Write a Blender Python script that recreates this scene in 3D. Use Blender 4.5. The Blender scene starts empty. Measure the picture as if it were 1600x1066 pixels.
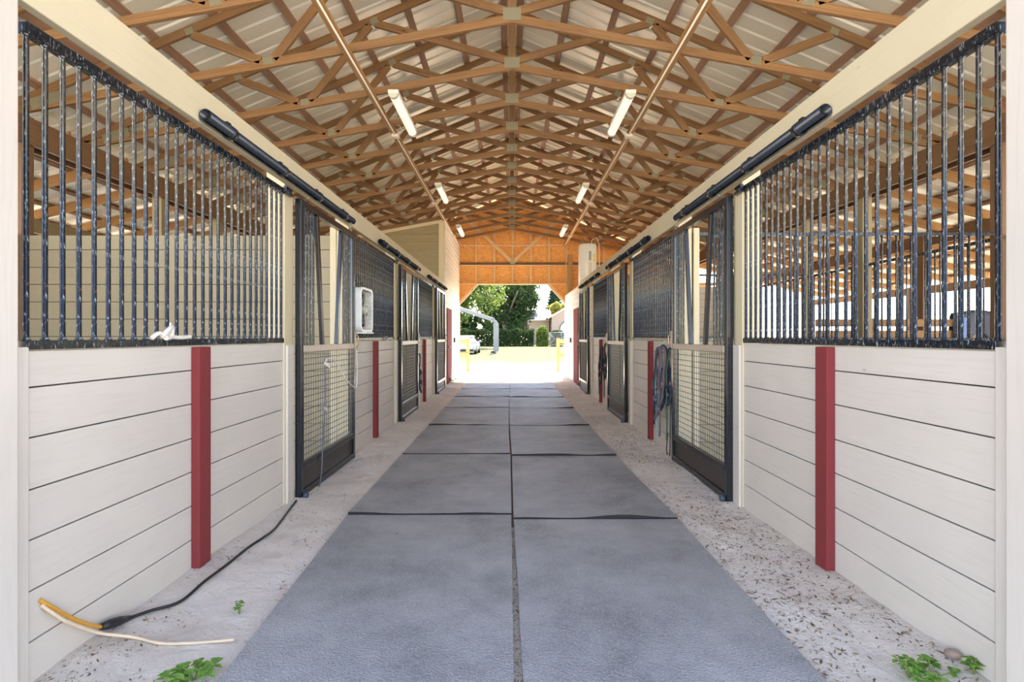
import bpy, math, random
from mathutils import Vector, Matrix, noise
random.seed(7)
PI = math.pi
sc = bpy.context.scene
col = sc.collection

# ------------------------------------------------------------------ camera, sky, sun, exposure
cam_d = bpy.data.cameras.new('camera'); cam = bpy.data.objects.new('camera', cam_d); col.objects.link(cam)
cam.location = (0, 0, 1.3); cam.rotation_euler = (PI/2, 0, 0)
cam_d.sensor_width = 36; cam_d.lens = 18.0
cam_d.shift_x = 0.0; cam_d.shift_y = -0.004375
cam_d.clip_start = 0.05; cam_d.clip_end = 800
sc.camera = cam

SUN_EL, SUN_AZ = math.radians(47), math.radians(8)      # azimuth measured from +Y towards +X
w = bpy.data.worlds.new('sky'); sc.world = w; w.use_nodes = True
wn = w.node_tree.nodes; wl = w.node_tree.links; wn.clear()
wo = wn.new('ShaderNodeOutputWorld'); wb = wn.new('ShaderNodeBackground'); sk = wn.new('ShaderNodeTexSky')
sk.sky_type = 'NISHITA'; sk.sun_disc = False; sk.sun_elevation = SUN_EL; sk.sun_rotation = SUN_AZ
sk.altitude = 10; sk.air_density = 0.75; sk.dust_density = 0.0; sk.ozone_density = 1.6
wb.inputs['Strength'].default_value = 0.34
wl.new(sk.outputs[0], wb.inputs[0]); wl.new(wb.outputs[0], wo.inputs[0])
sd = bpy.data.lights.new('sun', 'SUN'); sun = bpy.data.objects.new('sun', sd); col.objects.link(sun)
sd.energy = 7.5; sd.angle = math.radians(1.2); sd.color = (1.0, 0.95, 0.88)
dvec = Vector((math.sin(SUN_AZ)*math.cos(SUN_EL), math.cos(SUN_AZ)*math.cos(SUN_EL), math.sin(SUN_EL)))
sun.rotation_euler = dvec.to_track_quat('Z', 'Y').to_euler(); sun.location = (5, 20, 20)
sc.view_settings.view_transform = 'Standard'; sc.view_settings.look = 'None'
sc.view_settings.gamma = 1.0; sc.view_settings.use_curve_mapping = False
sc.view_settings.exposure = 1.74
sc.view_settings.use_white_balance = True; sc.view_settings.white_balance_temperature = 8700; sc.view_settings.white_balance_tint = 19
sc.cycles.max_bounces = 10; sc.cycles.diffuse_bounces = 7; sc.cycles.glossy_bounces = 4
sc.cycles.transparent_max_bounces = 8; sc.cycles.sample_clamp_indirect = 8.0
TUBE_LIGHT = 2.0

# ------------------------------------------------------------------ materials
def mat(name):
    m = bpy.data.materials.new(name); m.use_nodes = True
    nt = m.node_tree; nt.nodes.clear()
    out = nt.nodes.new('ShaderNodeOutputMaterial'); b = nt.nodes.new('ShaderNodeBsdfPrincipled')
    nt.links.new(b.outputs[0], out.inputs[0])
    return m, nt, b
def N(nt, t, **kw):
    n = nt.nodes.new(t)
    for k, v in kw.items():
        if k in n.inputs.keys(): n.inputs[k].default_value = v
        else: setattr(n, k, v)
    return n
def ramp(nt, src, stops):
    r = nt.nodes.new('ShaderNodeValToRGB'); nt.links.new(src, r.inputs[0])
    e = r.color_ramp.elements
    while len(e) < len(stops): e.new(0.5)
    for i, (p, c) in enumerate(stops):
        e[i].position = p; e[i].color = (*c, 1) if len(c) == 3 else c
    return r.outputs[0]
def mixc(nt, f, a, b, mode='MIX'):
    m = nt.nodes.new('ShaderNodeMix'); m.data_type = 'RGBA'; m.blend_type = mode
    for i, v in ((0, f), (6, a), (7, b)):
        if hasattr(v, 'is_linked'): nt.links.new(v, m.inputs[i])
        else: m.inputs[i].default_value = (*v, 1) if isinstance(v, tuple) else v
    return m.outputs[2]
def coords(nt, kind='UV', scale=(1, 1, 1)):
    tc = nt.nodes.new('ShaderNodeTexCoord'); mp = nt.nodes.new('ShaderNodeMapping')
    nt.links.new(tc.outputs[kind], mp.inputs[0]); mp.inputs['Scale'].default_value = scale
    return mp.outputs[0]
def noise_t(nt, vec, scale, detail=4, rough=.55, dist=0):
    n = N(nt, 'ShaderNodeTexNoise'); n.inputs['Scale'].default_value = scale; n.inputs['Detail'].default_value = detail
    n.inputs['Roughness'].default_value = rough; n.inputs['Distortion'].default_value = dist
    nt.links.new(vec, n.inputs['Vector']); return n.outputs['Fac']
def bump(nt, b, h, strength, dist=.002):
    n = nt.nodes.new('ShaderNodeBump'); n.inputs['Strength'].default_value = strength; n.inputs['Distance'].default_value = dist
    nt.links.new(h, n.inputs['Height']); nt.links.new(n.outputs[0], b.inputs['Normal'])

def m_plain(name, c, rough=.5, metal=0.0, spec=None):
    m, nt, b = mat(name); b.inputs['Base Color'].default_value = (*c, 1)
    b.inputs['Roughness'].default_value = rough; b.inputs['Metallic'].default_value = metal
    v = coords(nt, 'Object'); n = noise_t(nt, v, 14, 3)
    cc = mixc(nt, n, tuple(x*.86 for x in c), tuple(min(1, x*1.1) for x in c)); nt.links.new(cc, b.inputs['Base Color'])
    return m
def m_painted(name, c, dirt=(.42, .36, .28), rough=.55):
    m, nt, b = mat(name)
    v = coords(nt, 'UV', (2.2, 40, 40)); g = noise_t(nt, v, 1.6, 5, .6, .4)
    v2 = coords(nt, 'UV', (1, 1, 1)); bl = noise_t(nt, v2, 1.3, 4, .6)
    vo = nt.nodes.new('ShaderNodeTexVoronoi'); vo.inputs['Scale'].default_value = 2.1
    nt.links.new(coords(nt, 'UV', (.8, 1.6, 1)), vo.inputs['Vector'])
    base = mixc(nt, ramp(nt, bl, [(.3, (0, 0, 0)), (.75, (1, 1, 1))]), tuple(x*.93 for x in c), tuple(min(1, x*1.04) for x in c))
    base = mixc(nt, ramp(nt, g, [(.35, (0.35,)*3), (.5, (0,)*3)]), base, tuple(x*.86 for x in c))
    base = mixc(nt, ramp(nt, vo.outputs['Distance'], [(.012, (.7,)*3), (.03, (0,)*3)]), base, dirt)
    n3 = noise_t(nt, v2, 7, 6, .7)
    base = mixc(nt, ramp(nt, n3, [(.66, (0,)*3), (.78, (.4,)*3)]), base, dirt)
    nt.links.new(base, b.inputs['Base Color']); b.inputs['Roughness'].default_value = rough; b.inputs['Specular IOR Level'].default_value = .25
    bump(nt, b, g, .35, .0015); return m
def m_wood(name, dark, light, knots=True):
    m, nt, b = mat(name)
    v = coords(nt, 'UV', (1.2, 26, 26)); g = noise_t(nt, v, 1.5, 5, .62, 1.2)
    wv = nt.nodes.new('ShaderNodeTexWave'); wv.wave_type = 'BANDS'; wv.bands_direction = 'Y'
    wv.inputs['Scale'].default_value = 9; wv.inputs['Distortion'].default_value = 5; wv.inputs['Detail'].default_value = 3
    wv.inputs['Detail Scale'].default_value = .6
    nt.links.new(coords(nt, 'UV', (.35, 1.6, 1)), wv.inputs['Vector'])
    mid = tuple((a+b2)/2 for a, b2 in zip(dark, light))
    base = ramp(nt, g, [(.3, dark), (.5, mid), (.72, light)])
    base = mixc(nt, ramp(nt, wv.outputs['Fac'], [(.55, (0,)*3), (.95, (.45,)*3)]), base, tuple(x*.62 for x in dark))
    big = noise_t(nt, coords(nt, 'Object'), .9, 2)
    base = mixc(nt, big, base, mixc(nt, .5, base, light))
    if knots:
        vo = nt.nodes.new('ShaderNodeTexVoronoi'); vo.inputs['Scale'].default_value = 2.6
        nt.links.new(coords(nt, 'UV', (.7, 1.5, 1)), vo.inputs['Vector'])
        base = mixc(nt, ramp(nt, vo.outputs['Distance'], [(.03, (.9,)*3), (.06, (0,)*3)]), base, (.05, .02, .01))
    nt.links.new(base, b.inputs['Base Color']); b.inputs['Roughness'].default_value = .65
    bump(nt, b, g, .3, .001); return m

M = {}
M['pinkwood'] = m_wood('batten_timber', (.26, .135, .075), (.48, .28, .18))
M['fan_grille'] = m_plain('fan_wire', (.50, .50, .46), .4); M['fan_blade'] = m_plain('fan_blade', (.42, .36, .26), .4)
M['beige'] = m_painted('beige_paint', (.70, .635, .565))
M['cream'] = m_painted('cream_paint', (.68, .585, .40))
M['white_siding'] = m_painted('white_siding_paint', (.78, .74, .67))
M['red'] = m_painted('red_paint', (.26, .042, .044), dirt=(.60, .42, .40), rough=.85)
M['truss'] = m_wood('truss_timber', (.14, .065, .026), (.36, .19, .08))
M['stud'] = m_wood('stud_timber', (.56, .34, .17), (.80, .56, .33))
M['fresh'] = m_wood('rafter_timber', (.30, .14, .05), (.54, .30, .12))
M['darkwood'] = m_wood('beam_timber', (.13, .065, .032), (.24, .13, .065))
M['pale_timber'] = m_wood('fence_timber', (.34, .25, .14), (.48, .38, .24))
M['raw_siding'] = m_wood('raw_siding', (.24, .19, .10), (.38, .31, .19), knots=False)
M['stall_tan'] = m_painted('stall_tan_shade', (.36, .30, .20))  # board tan with the dim stall's shade mixed into the colour
M['gap'] = m_plain('board_gap', (.04, .03, .022), .9)
M['conduit'] = m_plain('conduit_white', (.78, .72, .62), .4)
M['white_plastic'] = m_plain('white_plastic', (.78, .80, .78), .35)
M['black_plastic'] = m_plain('black_plastic', (.02, .02, .022), .4)
M['brass'] = m_plain('latch_metal', (.35, .30, .24), .35, .8)
M['chrome'] = m_plain('zinc_metal', (.55, .54, .50), .3, .9)
M['skin_rope_white'] = m_plain('white_cord', (.80, .76, .70), .8)
M['orange'] = m_plain('orange_cord', (.78, .36, .06), .5)
M['tan_cord'] = m_plain('tan_cord', (.78, .60, .42), .5)
M['black_cord'] = m_plain('black_cord', (.018, .018, .02), .5)

def m_black():
    m, nt, b = mat('black_enamel')
    v = coords(nt, 'Object'); n = noise_t(nt, v, 42, 5, .7)
    vz = coords(nt, 'Object', (130, 130, 34)); n2 = noise_t(nt, vz, 1.0, 3, .6)
    c = ramp(nt, n2, [(.54, (.010, .014, .020)), (.62, (.05, .065, .08)), (.68, (.34, .38, .40))])
    c = mixc(nt, ramp(nt, n, [(.60, (0,)*3), (.70, (.8,)*3)]), c, (.16, .085, .05))
    nt.links.new(c, b.inputs['Base Color'])
    nt.links.new(ramp(nt, n, [(.3, (.10,)*3), (.7, (.32,)*3)]), b.inputs['Roughness'])
    b.inputs['Specular IOR Level'].default_value = .45
    bump(nt, b, n, .12, .001); return m
M['black'] = m_black()
def m_navy():
    m, nt, b = mat('dark_steel_paint')
    n = noise_t(nt, coords(nt, 'Object'), 60, 5, .7)
    c = ramp(nt, n, [(.55, (.008, .012, .018)), (.66, (.018, .024, .034)), (.80, (.2, .2, .2))])
    nt.links.new(c, b.inputs['Base Color']); b.inputs['Roughness'].default_value = .20
    b.inputs['Specular IOR Level'].default_value = .6; return m
M['navy'] = m_navy()
def m_rail():
    m, nt, b = mat('sheen_rail_metal')
    n = noise_t(nt, coords(nt, 'Object', (9, 9, 30)), 3, 5, .7)
    c = ramp(nt, n, [(.30, (.16, .12, .10)), (.40, (.50, .42, .37)), (.7, (.64, .56, .50))])  # pale pinkish reflection on the black rail, painted into the colour
    nt.links.new(c, b.inputs['Base Color']); b.inputs['Roughness'].default_value = .38; b.inputs['Metallic'].default_value = .35; return m
M['rail'] = m_rail()
def m_roof():
    m, nt, b = mat('roof_sheet_metal')
    n = noise_t(nt, coords(nt, 'Object', (.7, 3, 1)), 1.2, 4)
    c = mixc(nt, n, (.82, .79, .64), (.94, .91, .78)); nt.links.new(c, b.inputs['Base Color'])
    b.inputs['Roughness'].default_value = .30; b.inputs['Metallic'].default_value = .12; return m
M['roof'] = m_roof()
def m_gusset():
    m, nt, b = mat('truss_plate_metal')
    v = coords(nt, 'Object'); wv = nt.nodes.new('ShaderNodeTexWave'); wv.inputs['Scale'].default_value = 22; wv.bands_direction = 'X'
    nt.links.new(v, wv.inputs['Vector'])
    c = ramp(nt, wv.outputs['Fac'], [(.2, (.17, .16, .10)), (.6, (.42, .40, .28))])
    nt.links.new(c, b.inputs['Base Color']); b.inputs['Roughness'].default_value = .45; b.inputs['Metallic'].default_value = .5
    return m
M['gusset'] = m_gusset()
def m_osb():
    m, nt, b = mat('osb_board')
    vo = nt.nodes.new('ShaderNodeTexVoronoi'); vo.inputs['Scale'].default_value = 22
    nt.links.new(coords(nt, 'Object', (1, 1, 2.2)), vo.inputs['Vector'])
    n = noise_t(nt, coords(nt, 'Object'), 9, 6, .75)
    sp = nt.nodes.new('ShaderNodeSeparateColor'); nt.links.new(vo.outputs['Color'], sp.inputs[0])
    c = mixc(nt, sp.outputs[0], (.74, .30, .08), (.90, .48, .17))
    c = mixc(nt, ramp(nt, n, [(.58, (0,)*3), (.7, (.8,)*3)]), c, (.30, .09, .02))
    nt.links.new(c, b.inputs['Base Color']); b.inputs['Roughness'].default_value = .7
    return m
M['osb'] = m_osb()
def m_mat():
    m, nt, b = mat('rubber_mat')
    v = coords(nt, 'Object'); n = noise_t(nt, v, 1.6, 6, .65); n2 = noise_t(nt, v, 7, 6, .7)
    c = ramp(nt, n, [(.32, (.20, .207, .21)), (.5, (.31, .318, .32)), (.70, (.42, .427, .425))])
    c = mixc(nt, ramp(nt, n2, [(.45, (0,)*3), (.8, (.55,)*3)]), c, (.44, .44, .43))
    vs = nt.nodes.new('ShaderNodeTexVoronoi'); vs.inputs['Scale'].default_value = 110; nt.links.new(v, vs.inputs['Vector'])
    c = mixc(nt, ramp(nt, vs.outputs['Distance'], [(.1, (.5,)*3), (.5, (0,)*3)]), c, (.56, .57, .57))
    nt.links.new(c, b.inputs['Base Color']); b.inputs['Roughness'].default_value = .55
    bump(nt, b, vs.outputs['Distance'], .9, .004); return m
M['mat'] = m_mat()
def m_sand():
    m, nt, b = mat('sand')
    v = coords(nt, 'Object'); n = noise_t(nt, v, 1.3, 5, .7); n2 = noise_t(nt, v, 34, 6, .8); n3 = noise_t(nt, v, 9, 6, .7, .6)
    c = ramp(nt, n, [(.3, (.76, .67, .57)), (.55, (.88, .80, .71)), (.75, (.92, .87, .80))])
    c = mixc(nt, ramp(nt, n2, [(.62, (0,)*3), (.72, (.8,)*3)]), c, (.42, .30, .21))
    c = mixc(nt, ramp(nt, n3, [(.60, (0,)*3), (.75, (.45,)*3)]), c, (.42, .30, .21))
    nt.links.new(c, b.inputs['Base Color']); b.inputs['Roughness'].default_value = .95
    mx = N(nt, 'ShaderNodeMath', operation='MULTIPLY_ADD'); nt.links.new(n3, mx.inputs[0]); mx.inputs[1].default_value = 2.5; nt.links.new(n2, mx.inputs[2])
    bump(nt, b, mx.outputs[0], 1.0, .011); return m
M['sand'] = m_sand()
def m_ground():
    m, nt, b = mat('lawn')
    tc = nt.nodes.new('ShaderNodeTexCoord'); sp = nt.nodes.new('ShaderNodeSeparateXYZ'); nt.links.new(tc.outputs['Object'], sp.inputs[0])
    v = coords(nt, 'Object'); n = noise_t(nt, v, .35, 5, .6); n2 = noise_t(nt, v, 3, 6, .7)
    ad = N(nt, 'ShaderNodeMath', operation='MULTIPLY_ADD'); nt.links.new(n, ad.inputs[0]); ad.inputs[1].default_value = 16; nt.links.new(sp.outputs[1], ad.inputs[2])
    mr = N(nt, 'ShaderNodeMapRange'); nt.links.new(ad.outputs[0], mr.inputs[0]); mr.inputs[1].default_value = 31; mr.inputs[2].default_value = 36
    g = mixc(nt, n2, (.022, .042, .008), (.065, .095, .024)); s = mixc(nt, n2, (.62, .57, .46), (.74, .70, .60))
    c = mixc(nt, mr.outputs[0], s, g); nt.links.new(c, b.inputs['Base Color']); b.inputs['Roughness'].default_value = .95
    bump(nt, b, n2, .5, .03); return m
M['ground'] = m_ground()
def m_leaf(name, a, bcol, trans=.35):
    m = bpy.data.materials.new(name); m.use_nodes = True; nt = m.node_tree; nt.nodes.clear()
    out = nt.nodes.new('ShaderNodeOutputMaterial'); d = nt.nodes.new('ShaderNodeBsdfDiffuse'); t = nt.nodes.new('ShaderNodeBsdfTranslucent'); mx = nt.nodes.new('ShaderNodeMixShader')
    g = nt.nodes.new('ShaderNodeNewGeometry')
    c = mixc(nt, g.outputs['Random Per Island'], a, bcol)
    nt.links.new(c, d.inputs[0]); nt.links.new(c, t.inputs[0]); mx.inputs[0].default_value = trans
    nt.links.new(d.outputs[0], mx.inputs[1]); nt.links.new(t.outputs[0], mx.inputs[2]); nt.links.new(mx.outputs[0], out.inputs[0])
    return m
M['leaf_bright'] = m_leaf('bright_leaves', (.07, .14, .03), (.24, .32, .10), .4)
M['leaf_dark'] = m_leaf('dark_leaves', (.03, .065, .025), (.085, .14, .06), .3)
M['leaf_blue'] = m_leaf('conifer_needles', (.03, .07, .045), (.09, .15, .09), .2)
M['leaf_yellow'] = m_leaf('yellow_leaves', (.34, .38, .08), (.62, .60, .22), .45)
M['leaf_weed'] = m_leaf('weed_leaves', (.12, .30, .05), (.26, .46, .12), .3)
M['litter'] = m_leaf('litter', (.13, .075, .04), (.34, .23, .14), .0)
M['bark'] = m_wood('bark', (.10, .08, .06), (.26, .22, .18), knots=False)
def m_tube():
    m, nt, b = mat('lamp_diffuser'); b.inputs['Base Color'].default_value = (.9, .88, .84, 1); b.inputs['Roughness'].default_value = .3
    b.inputs['Emission Color'].default_value = (1, .97, .92, 1); b.inputs['Emission Strength'].default_value = TUBE_LIGHT * .09
    return m
M['tube'] = m_tube()

# ------------------------------------------------------------------ mesh helper
class MB:
    def __init__(s): s.v = []; s.f = []; s.uv = []; s.sm = []
    def quadface(s, idx, uv, smooth=False): s.f.append(idx); s.uv.append(uv); s.sm.append(smooth)
    def obox(s, c, ax, ay, az, sx, sy, sz):
        c = Vector(c); n = len(s.v); o = random.random()*20; o2 = random.random()*20
        for k in range(8):
            x = (sx/2 if k & 1 else -sx/2); y = (sy/2 if k & 2 else -sy/2); z = (sz/2 if k & 4 else -sz/2)
            s.v.append(c + ax*x + ay*y + az*z)
        L = max((sx, 0), (sy, 1), (sz, 2))[1]
        loc = [((sx/2 if k & 1 else -sx/2), (sy/2 if k & 2 else -sy/2), (sz/2 if k & 4 else -sz/2)) for k in range(8)]
        for (q, nax) in (((0, 4, 6, 2), 0), ((1, 3, 7, 5), 0), ((0, 1, 5, 4), 1), ((2, 6, 7, 3), 1), ((0, 2, 3, 1), 2), ((4, 5, 7, 6), 2)):
            oth = [a for a in range(3) if a != nax]
            u_ax = L if L in oth else oth[0]; v_ax = [a for a in oth if a != u_ax][0]
            s.quadface([n+i for i in q], [(loc[i][u_ax]+o, loc[i][v_ax]+o2+nax*.31) for i in q])
        return s
    def box(s, x0, x1, y0, y1, z0, z1):
        return s.obox(((x0+x1)/2, (y0+y1)/2, (z0+z1)/2), Vector((1, 0, 0)), Vector((0, 1, 0)), Vector((0, 0, 1)), abs(x1-x0), abs(y1-y0), abs(z1-z0))
    def beam(s, p0, p1, w, h, side=(0, 1, 0)):
        # w = size along side vector, h = size across
        p0 = Vector(p0); p1 = Vector(p1); d = (p1-p0); L = d.length; d.normalize()
        sd_ = Vector(side); sd_ = (sd_ - d*sd_.dot(d)).normalized(); up = d.cross(sd_)
        return s.obox((p0+p1)/2, d, sd_, up, L, w, h)
    def tube(s, pts, r, seg=8, caps=True, radii=None):
        pts = [Vector(p) for p in pts]; n0 = len(s.v); m = len(pts); prev = None
        for i, p in enumerate(pts):
            d = (pts[min(i+1, m-1)] - pts[max(i-1, 0)]).normalized()
            if prev is None:
                a = Vector((0, 0, 1)) if abs(d.z) < .9 else Vector((1, 0, 0))
                u = d.cross(a).normalized()
            else: u = (prev - d*prev.dot(d)).normalized()
            prev = u; v = d.cross(u); rr = radii[i] if radii else r
            for k in range(seg):
                t = 2*PI*k/seg; s.v.append(p + (u*math.cos(t)+v*math.sin(t))*rr)
        for i in range(m-1):
            for k in range(seg):
                a = n0+i*seg+k; b = n0+i*seg+(k+1) % seg
                s.quadface([a, b, b+seg, a+seg], [(i*.05, k/seg*.1), (i*.05, (k+1)/seg*.1), (i*.05+.05, (k+1)/seg*.1), (i*.05+.05, k/seg*.1)], True)
        if caps:
            s.quadface([n0+k for k in range(seg)][::-1], [(0, 0)]*seg)
            s.quadface([n0+(m-1)*seg+k for k in range(seg)], [(0, 0)]*seg)
        return s
    def poly(s, pts, uvs=None, smooth=False):
        n = len(s.v); s.v += [Vector(p) for p in pts]
        s.quadface([n+i for i in range(len(pts))], uvs or [(p[0]+p[1], p[2]) for p in pts], smooth); return s
    def prism(s, pts, d):
        # closed polygon pts extruded by vector d
        n = len(s.v); m = len(pts); d = Vector(d)
        s.v += [Vector(p) for p in pts] + [Vector(p)+d for p in pts]
        uv = [(p[0]+p[1], p[2]) for p in pts]
        s.quadface([n+i for i in range(m)][::-1], uv[::-1]); s.quadface([n+m+i for i in range(m)], uv)
        for i in range(m):
            j = (i+1) % m; s.quadface([n+i, n+j, n+m+j, n+m+i], [uv[i], uv[j], uv[j], uv[i]])
        return s
    def lathe(s, prof, c=(0, 0, 0), seg=20, axis='z'):
        n0 = len(s.v); c = Vector(c)
        for r, h in prof:
            for k in range(seg):
                t = 2*PI*k/seg; a, b = r*math.cos(t), r*math.sin(t)
                s.v.append(c + (Vector((a, b, h)) if axis == 'z' else Vector((h, a, b)) if axis == 'x' else Vector((a, h, b))))
        for i in range(len(prof)-1):
            for k in range(seg):
                a = n0+i*seg+k; b = n0+i*seg+(k+1) % seg
                s.quadface([a, b, b+seg, a+seg], [(0, 0), (.1, 0), (.1, .1), (0, .1)], True)
        s.quadface([n0+k for k in range(seg)][::-1], [(0, 0)]*seg); s.quadface([n0+(len(prof)-1)*seg+k for k in range(seg)], [(0, 0)]*seg)
        return s
    def mesh(s, name):
        me = bpy.data.meshes.new(name); me.from_pydata([tuple(p) for p in s.v], [], s.f)
        ul = me.uv_layers.new(name='UVMap'); flat = [c for face in s.uv for p in face for c in p]
        ul.data.foreach_set('uv', flat); me.polygons.foreach_set('use_smooth', s.sm)
        me.update(); return me
    def build(s, name, m, parent=None, bevel=0):
        o = bpy.data.objects.new(name, s.mesh(name)); col.objects.link(o)
        o.data.materials.append(m)
        if parent is not None: o.parent = parent
        if bevel:
            b = o.modifiers.new('bevel', 'BEVEL'); b.width = bevel; b.segments = 2; b.limit_method = 'ANGLE'; b.angle_limit = .7
        return o
def tag(o, label=None, cat=None, group=None, kind=None):
    if label: o['label'] = label
    if cat: o['category'] = cat
    if group: o['group'] = group
    if kind: o['kind'] = kind
    return o
def thing(name, loc, label, cat, group=None, rz=0):
    o = bpy.data.objects.new(name, None); o.empty_display_size = .1; col.objects.link(o); o.location = loc; o.rotation_euler = (0, 0, rz)
    return tag(o, label, cat, group)
def struct(o): o['kind'] = 'structure'; return o
def children(o): return [c for c in list(bpy.data.objects) if c.parent == o]
def copy_tree(o, parent=None, kids=None):
    c = o.copy(); col.objects.link(c); c.parent = parent
    for ch in (kids[o.name] if kids else children(o)): copy_tree(ch, c, kids)
    return c
def inst(o, loc, parent):
    c = o.copy(); col.objects.link(c); c.parent = parent; c.location = loc; return c
ORD = ['nearest', 'second', 'third', 'fourth', 'fifth', 'sixth', 'seventh', 'eighth', 'ninth', 'tenth', 'eleventh', 'twelfth', 'thirteenth', 'fourteenth', 'fifteenth']
SIDE = {-1: 'left', 1: 'right'}

# ------------------------------------------------------------------ ground and floor
def fbm(x, y, s):
    return noise.noise(Vector((x*s, y*s, 0))) + .5*noise.noise(Vector((x*s*2.1, y*s*2.1, 3)))
def sand_h(x, y):
    a = abs(x); h = -.024
    if a > 1.1: h += min(1, (a-1.1)/.3) * (.024 + .012*fbm(x, y, 2.2) + .007*fbm(x, y, 7) + .003*fbm(x, y, 22))
    if a > 1.50: h += min(1, (a-1.50)/.22) * (.014 + .014*fbm(0, y, .9+.3*(x > 0)) + .018*max(0, min(1, (3.4-y)/1.0)))
    return h
g = MB()
xs = [-1.84 + i*.03 for i in range(124)]; ys = []
y = -1.0
while y < 17.6:
    ys.append(y); y += .03 if 1.5 < y < 7 else .06
nx = len(xs)
for yy in ys:
    for xx in xs: g.v.append(Vector((xx, yy, sand_h(xx, yy))))
for j in range(len(ys)-1):
    for i in range(nx-1):
        a = j*nx+i; g.quadface([a, a+1, a+1+nx, a+nx], [(0, 0)]*4, True)
floor = struct(g.build('floor', M['sand']))
for sx in (-1, 1):
    f = MB().box(sx*1.84, sx*5.6, 1.2, 17.25, -.12, -.03).build('floor', M['sand']); struct(f)
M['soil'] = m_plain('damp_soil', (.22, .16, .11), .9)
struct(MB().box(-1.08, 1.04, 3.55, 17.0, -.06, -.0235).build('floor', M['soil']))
gr = MB(); gr.box(-160, 160, -40, 220, -.5, -.06); struct(gr.build('ground', M['ground']))

# rubber mats
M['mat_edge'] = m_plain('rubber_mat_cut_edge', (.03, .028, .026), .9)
def matpiece(cs, label, seed):
    (xl0, xr0, y0), (xl1, xr1, y1) = cs
    t = MB(); n = 14
    rows = []
    for top in (1, 0):
        for j in range(n+1):
            for i in range(n+1):
                u, v = i/n, j/n; yv = y0+(y1-y0)*v; xv = (xl0+(xr0-xl0)*u)*(1-v)+(xl1+(xr1-xl1)*u)*v
                xv += .004*noise.noise(Vector((u*2, v*3, seed*3.3)))*(1 if i in (0, n) else 0); yv += .006*noise.noise(Vector((u*3, v*2, seed*1.7)))*(1 if j in (0, n) else 0)
                e = max(0, 1-v/.08)**2 + max(0, (v-.92)/.08)**2
                z = -.002 + .005*noise.noise(Vector((u*1.5+seed*5, v*2, 0))) + (max(0, 1-v/.14)**1.5)*(0 if seed < 2 else .004 + .030*max(0, .15+noise.noise(Vector((u*2.3, seed*7.1, 0)))))
                t.v.append(Vector((xv, yv, z if top else min(-.026, z-.02))))
    m1 = (n+1)**2
    for j in range(n):
        for i in range(n):
            a = j*(n+1)+i; t.quadface([a, a+1, a+n+2, a+n+1], [(0, 0)]*4, True)
            b = a+m1; t.quadface([b, b+n+1, b+n+2, b+1], [(0, 0)]*4)
    edge = [i for i in range(n+1)] + [(j+1)*(n+1)+n for j in range(n)] + [n*(n+1)+n-1-i for i in range(n)] + [(n-1-j)*(n+1) for j in range(n)]
    edge = edge[:-1] if edge[-1] == edge[0] else edge
    for k in range(len(edge)):
        a, b = edge[k], edge[(k+1) % len(edge)]
        q0 = len(t.v); t.v += [t.v[a].copy(), t.v[a+m1].copy(), t.v[b+m1].copy(), t.v[b].copy()]; t.quadface([q0, q0+1, q0+2, q0+3], [(0, 0)]*4)
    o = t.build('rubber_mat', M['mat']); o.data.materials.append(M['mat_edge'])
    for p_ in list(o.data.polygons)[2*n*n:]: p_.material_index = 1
    return tag(o, label, 'mat', 'rubber mats down the aisle')
LY = [1.72, 3.75, 5.68, 7.53, 9.37, 11.06, 12.7, 14.5, 16.3]; RY = [1.72, 3.66, 5.60, 7.50, 9.30, 11.0, 12.7, 14.5, 16.3]
LX = [-1.10, -1.205, -1.22, -1.228, -1.235, -1.244, -1.26, -1.27, -1.27]; LR = [.008, -.004, -.018, -.048, -.055, -.060, -.065, -.065, -.06]
RL = [.046, .012, -.002, -.036, -.045, -.05, -.055, -.055, -.05]; RX = [1.19, 1.186, 1.145, 1.134, 1.12, 1.11, 1.12, 1.13, 1.13]
for k in range(8):
    for row, Y, A, B in (('left', LY, LX, LR), ('right', RY, RL, RX)):
        lab = f'grey rubber aisle mat in the {row} row, ' + ('closest to the camera' if k == 0 else f'{ORD[k]} from the camera' if k < 6 else f'{ORD[k]} from the camera in the sunlit end')
        matpiece(((A[k], B[k], Y[k]+.011), (A[k+1], B[k+1], Y[k+1]-.011)), lab, k*2+(row == 'left'))

# ------------------------------------------------------------------ stall fronts
PH = .1857
ZJ = [0, .184, .370, .556, .740, .930, 1.114, 1.25]
def planks_y(name, x_face, thick, y0, y1, zs, m, sgn, backing=True):
    """horizontal planks running along Y; aisle face at x_face; sgn = which side of the aisle"""
    b = MB()
    for a, c in zip(zs[:-1], zs[1:]):
        b.box(x_face, x_face+sgn*thick, y0, y1, a+.0028, c-.0028)
    o = b.build(name, m, bevel=.002)
    if backing:
        g_ = MB().box(x_face+sgn*.012, x_face+sgn*(thick+.004), y0+.002, y1-.002, zs[0], zs[-1]-.004).build('trim_1', M['gap'], o)
    return o
sections = {-1: [(1.85, 3.93), (5.59, 7.63), (9.29, 11.33)], 1: [(1.85, 3.88), (5.54, 7.44), (9.15, 11.07)]}
doors = {-1: [(4.07, 5.47), (7.77, 9.17), (11.47, 12.87)], 1: [(3.99, 5.38), (7.63, 9.01), (11.38, 12.78)]}
tracks = {-1: [(2.77, 5.33), (6.46, 9.16), (10.2, 12.94)], 1: [(2.71, 5.17), (6.24, 8.93), (9.84, 12.55)]}
redY = {-1: [2.80, 6.46, 10.1], 1: [2.78, 6.35, 9.95]}
WHERE = ['nearest the entrance', 'in the middle of the row', 'at the far end of the row']
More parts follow.
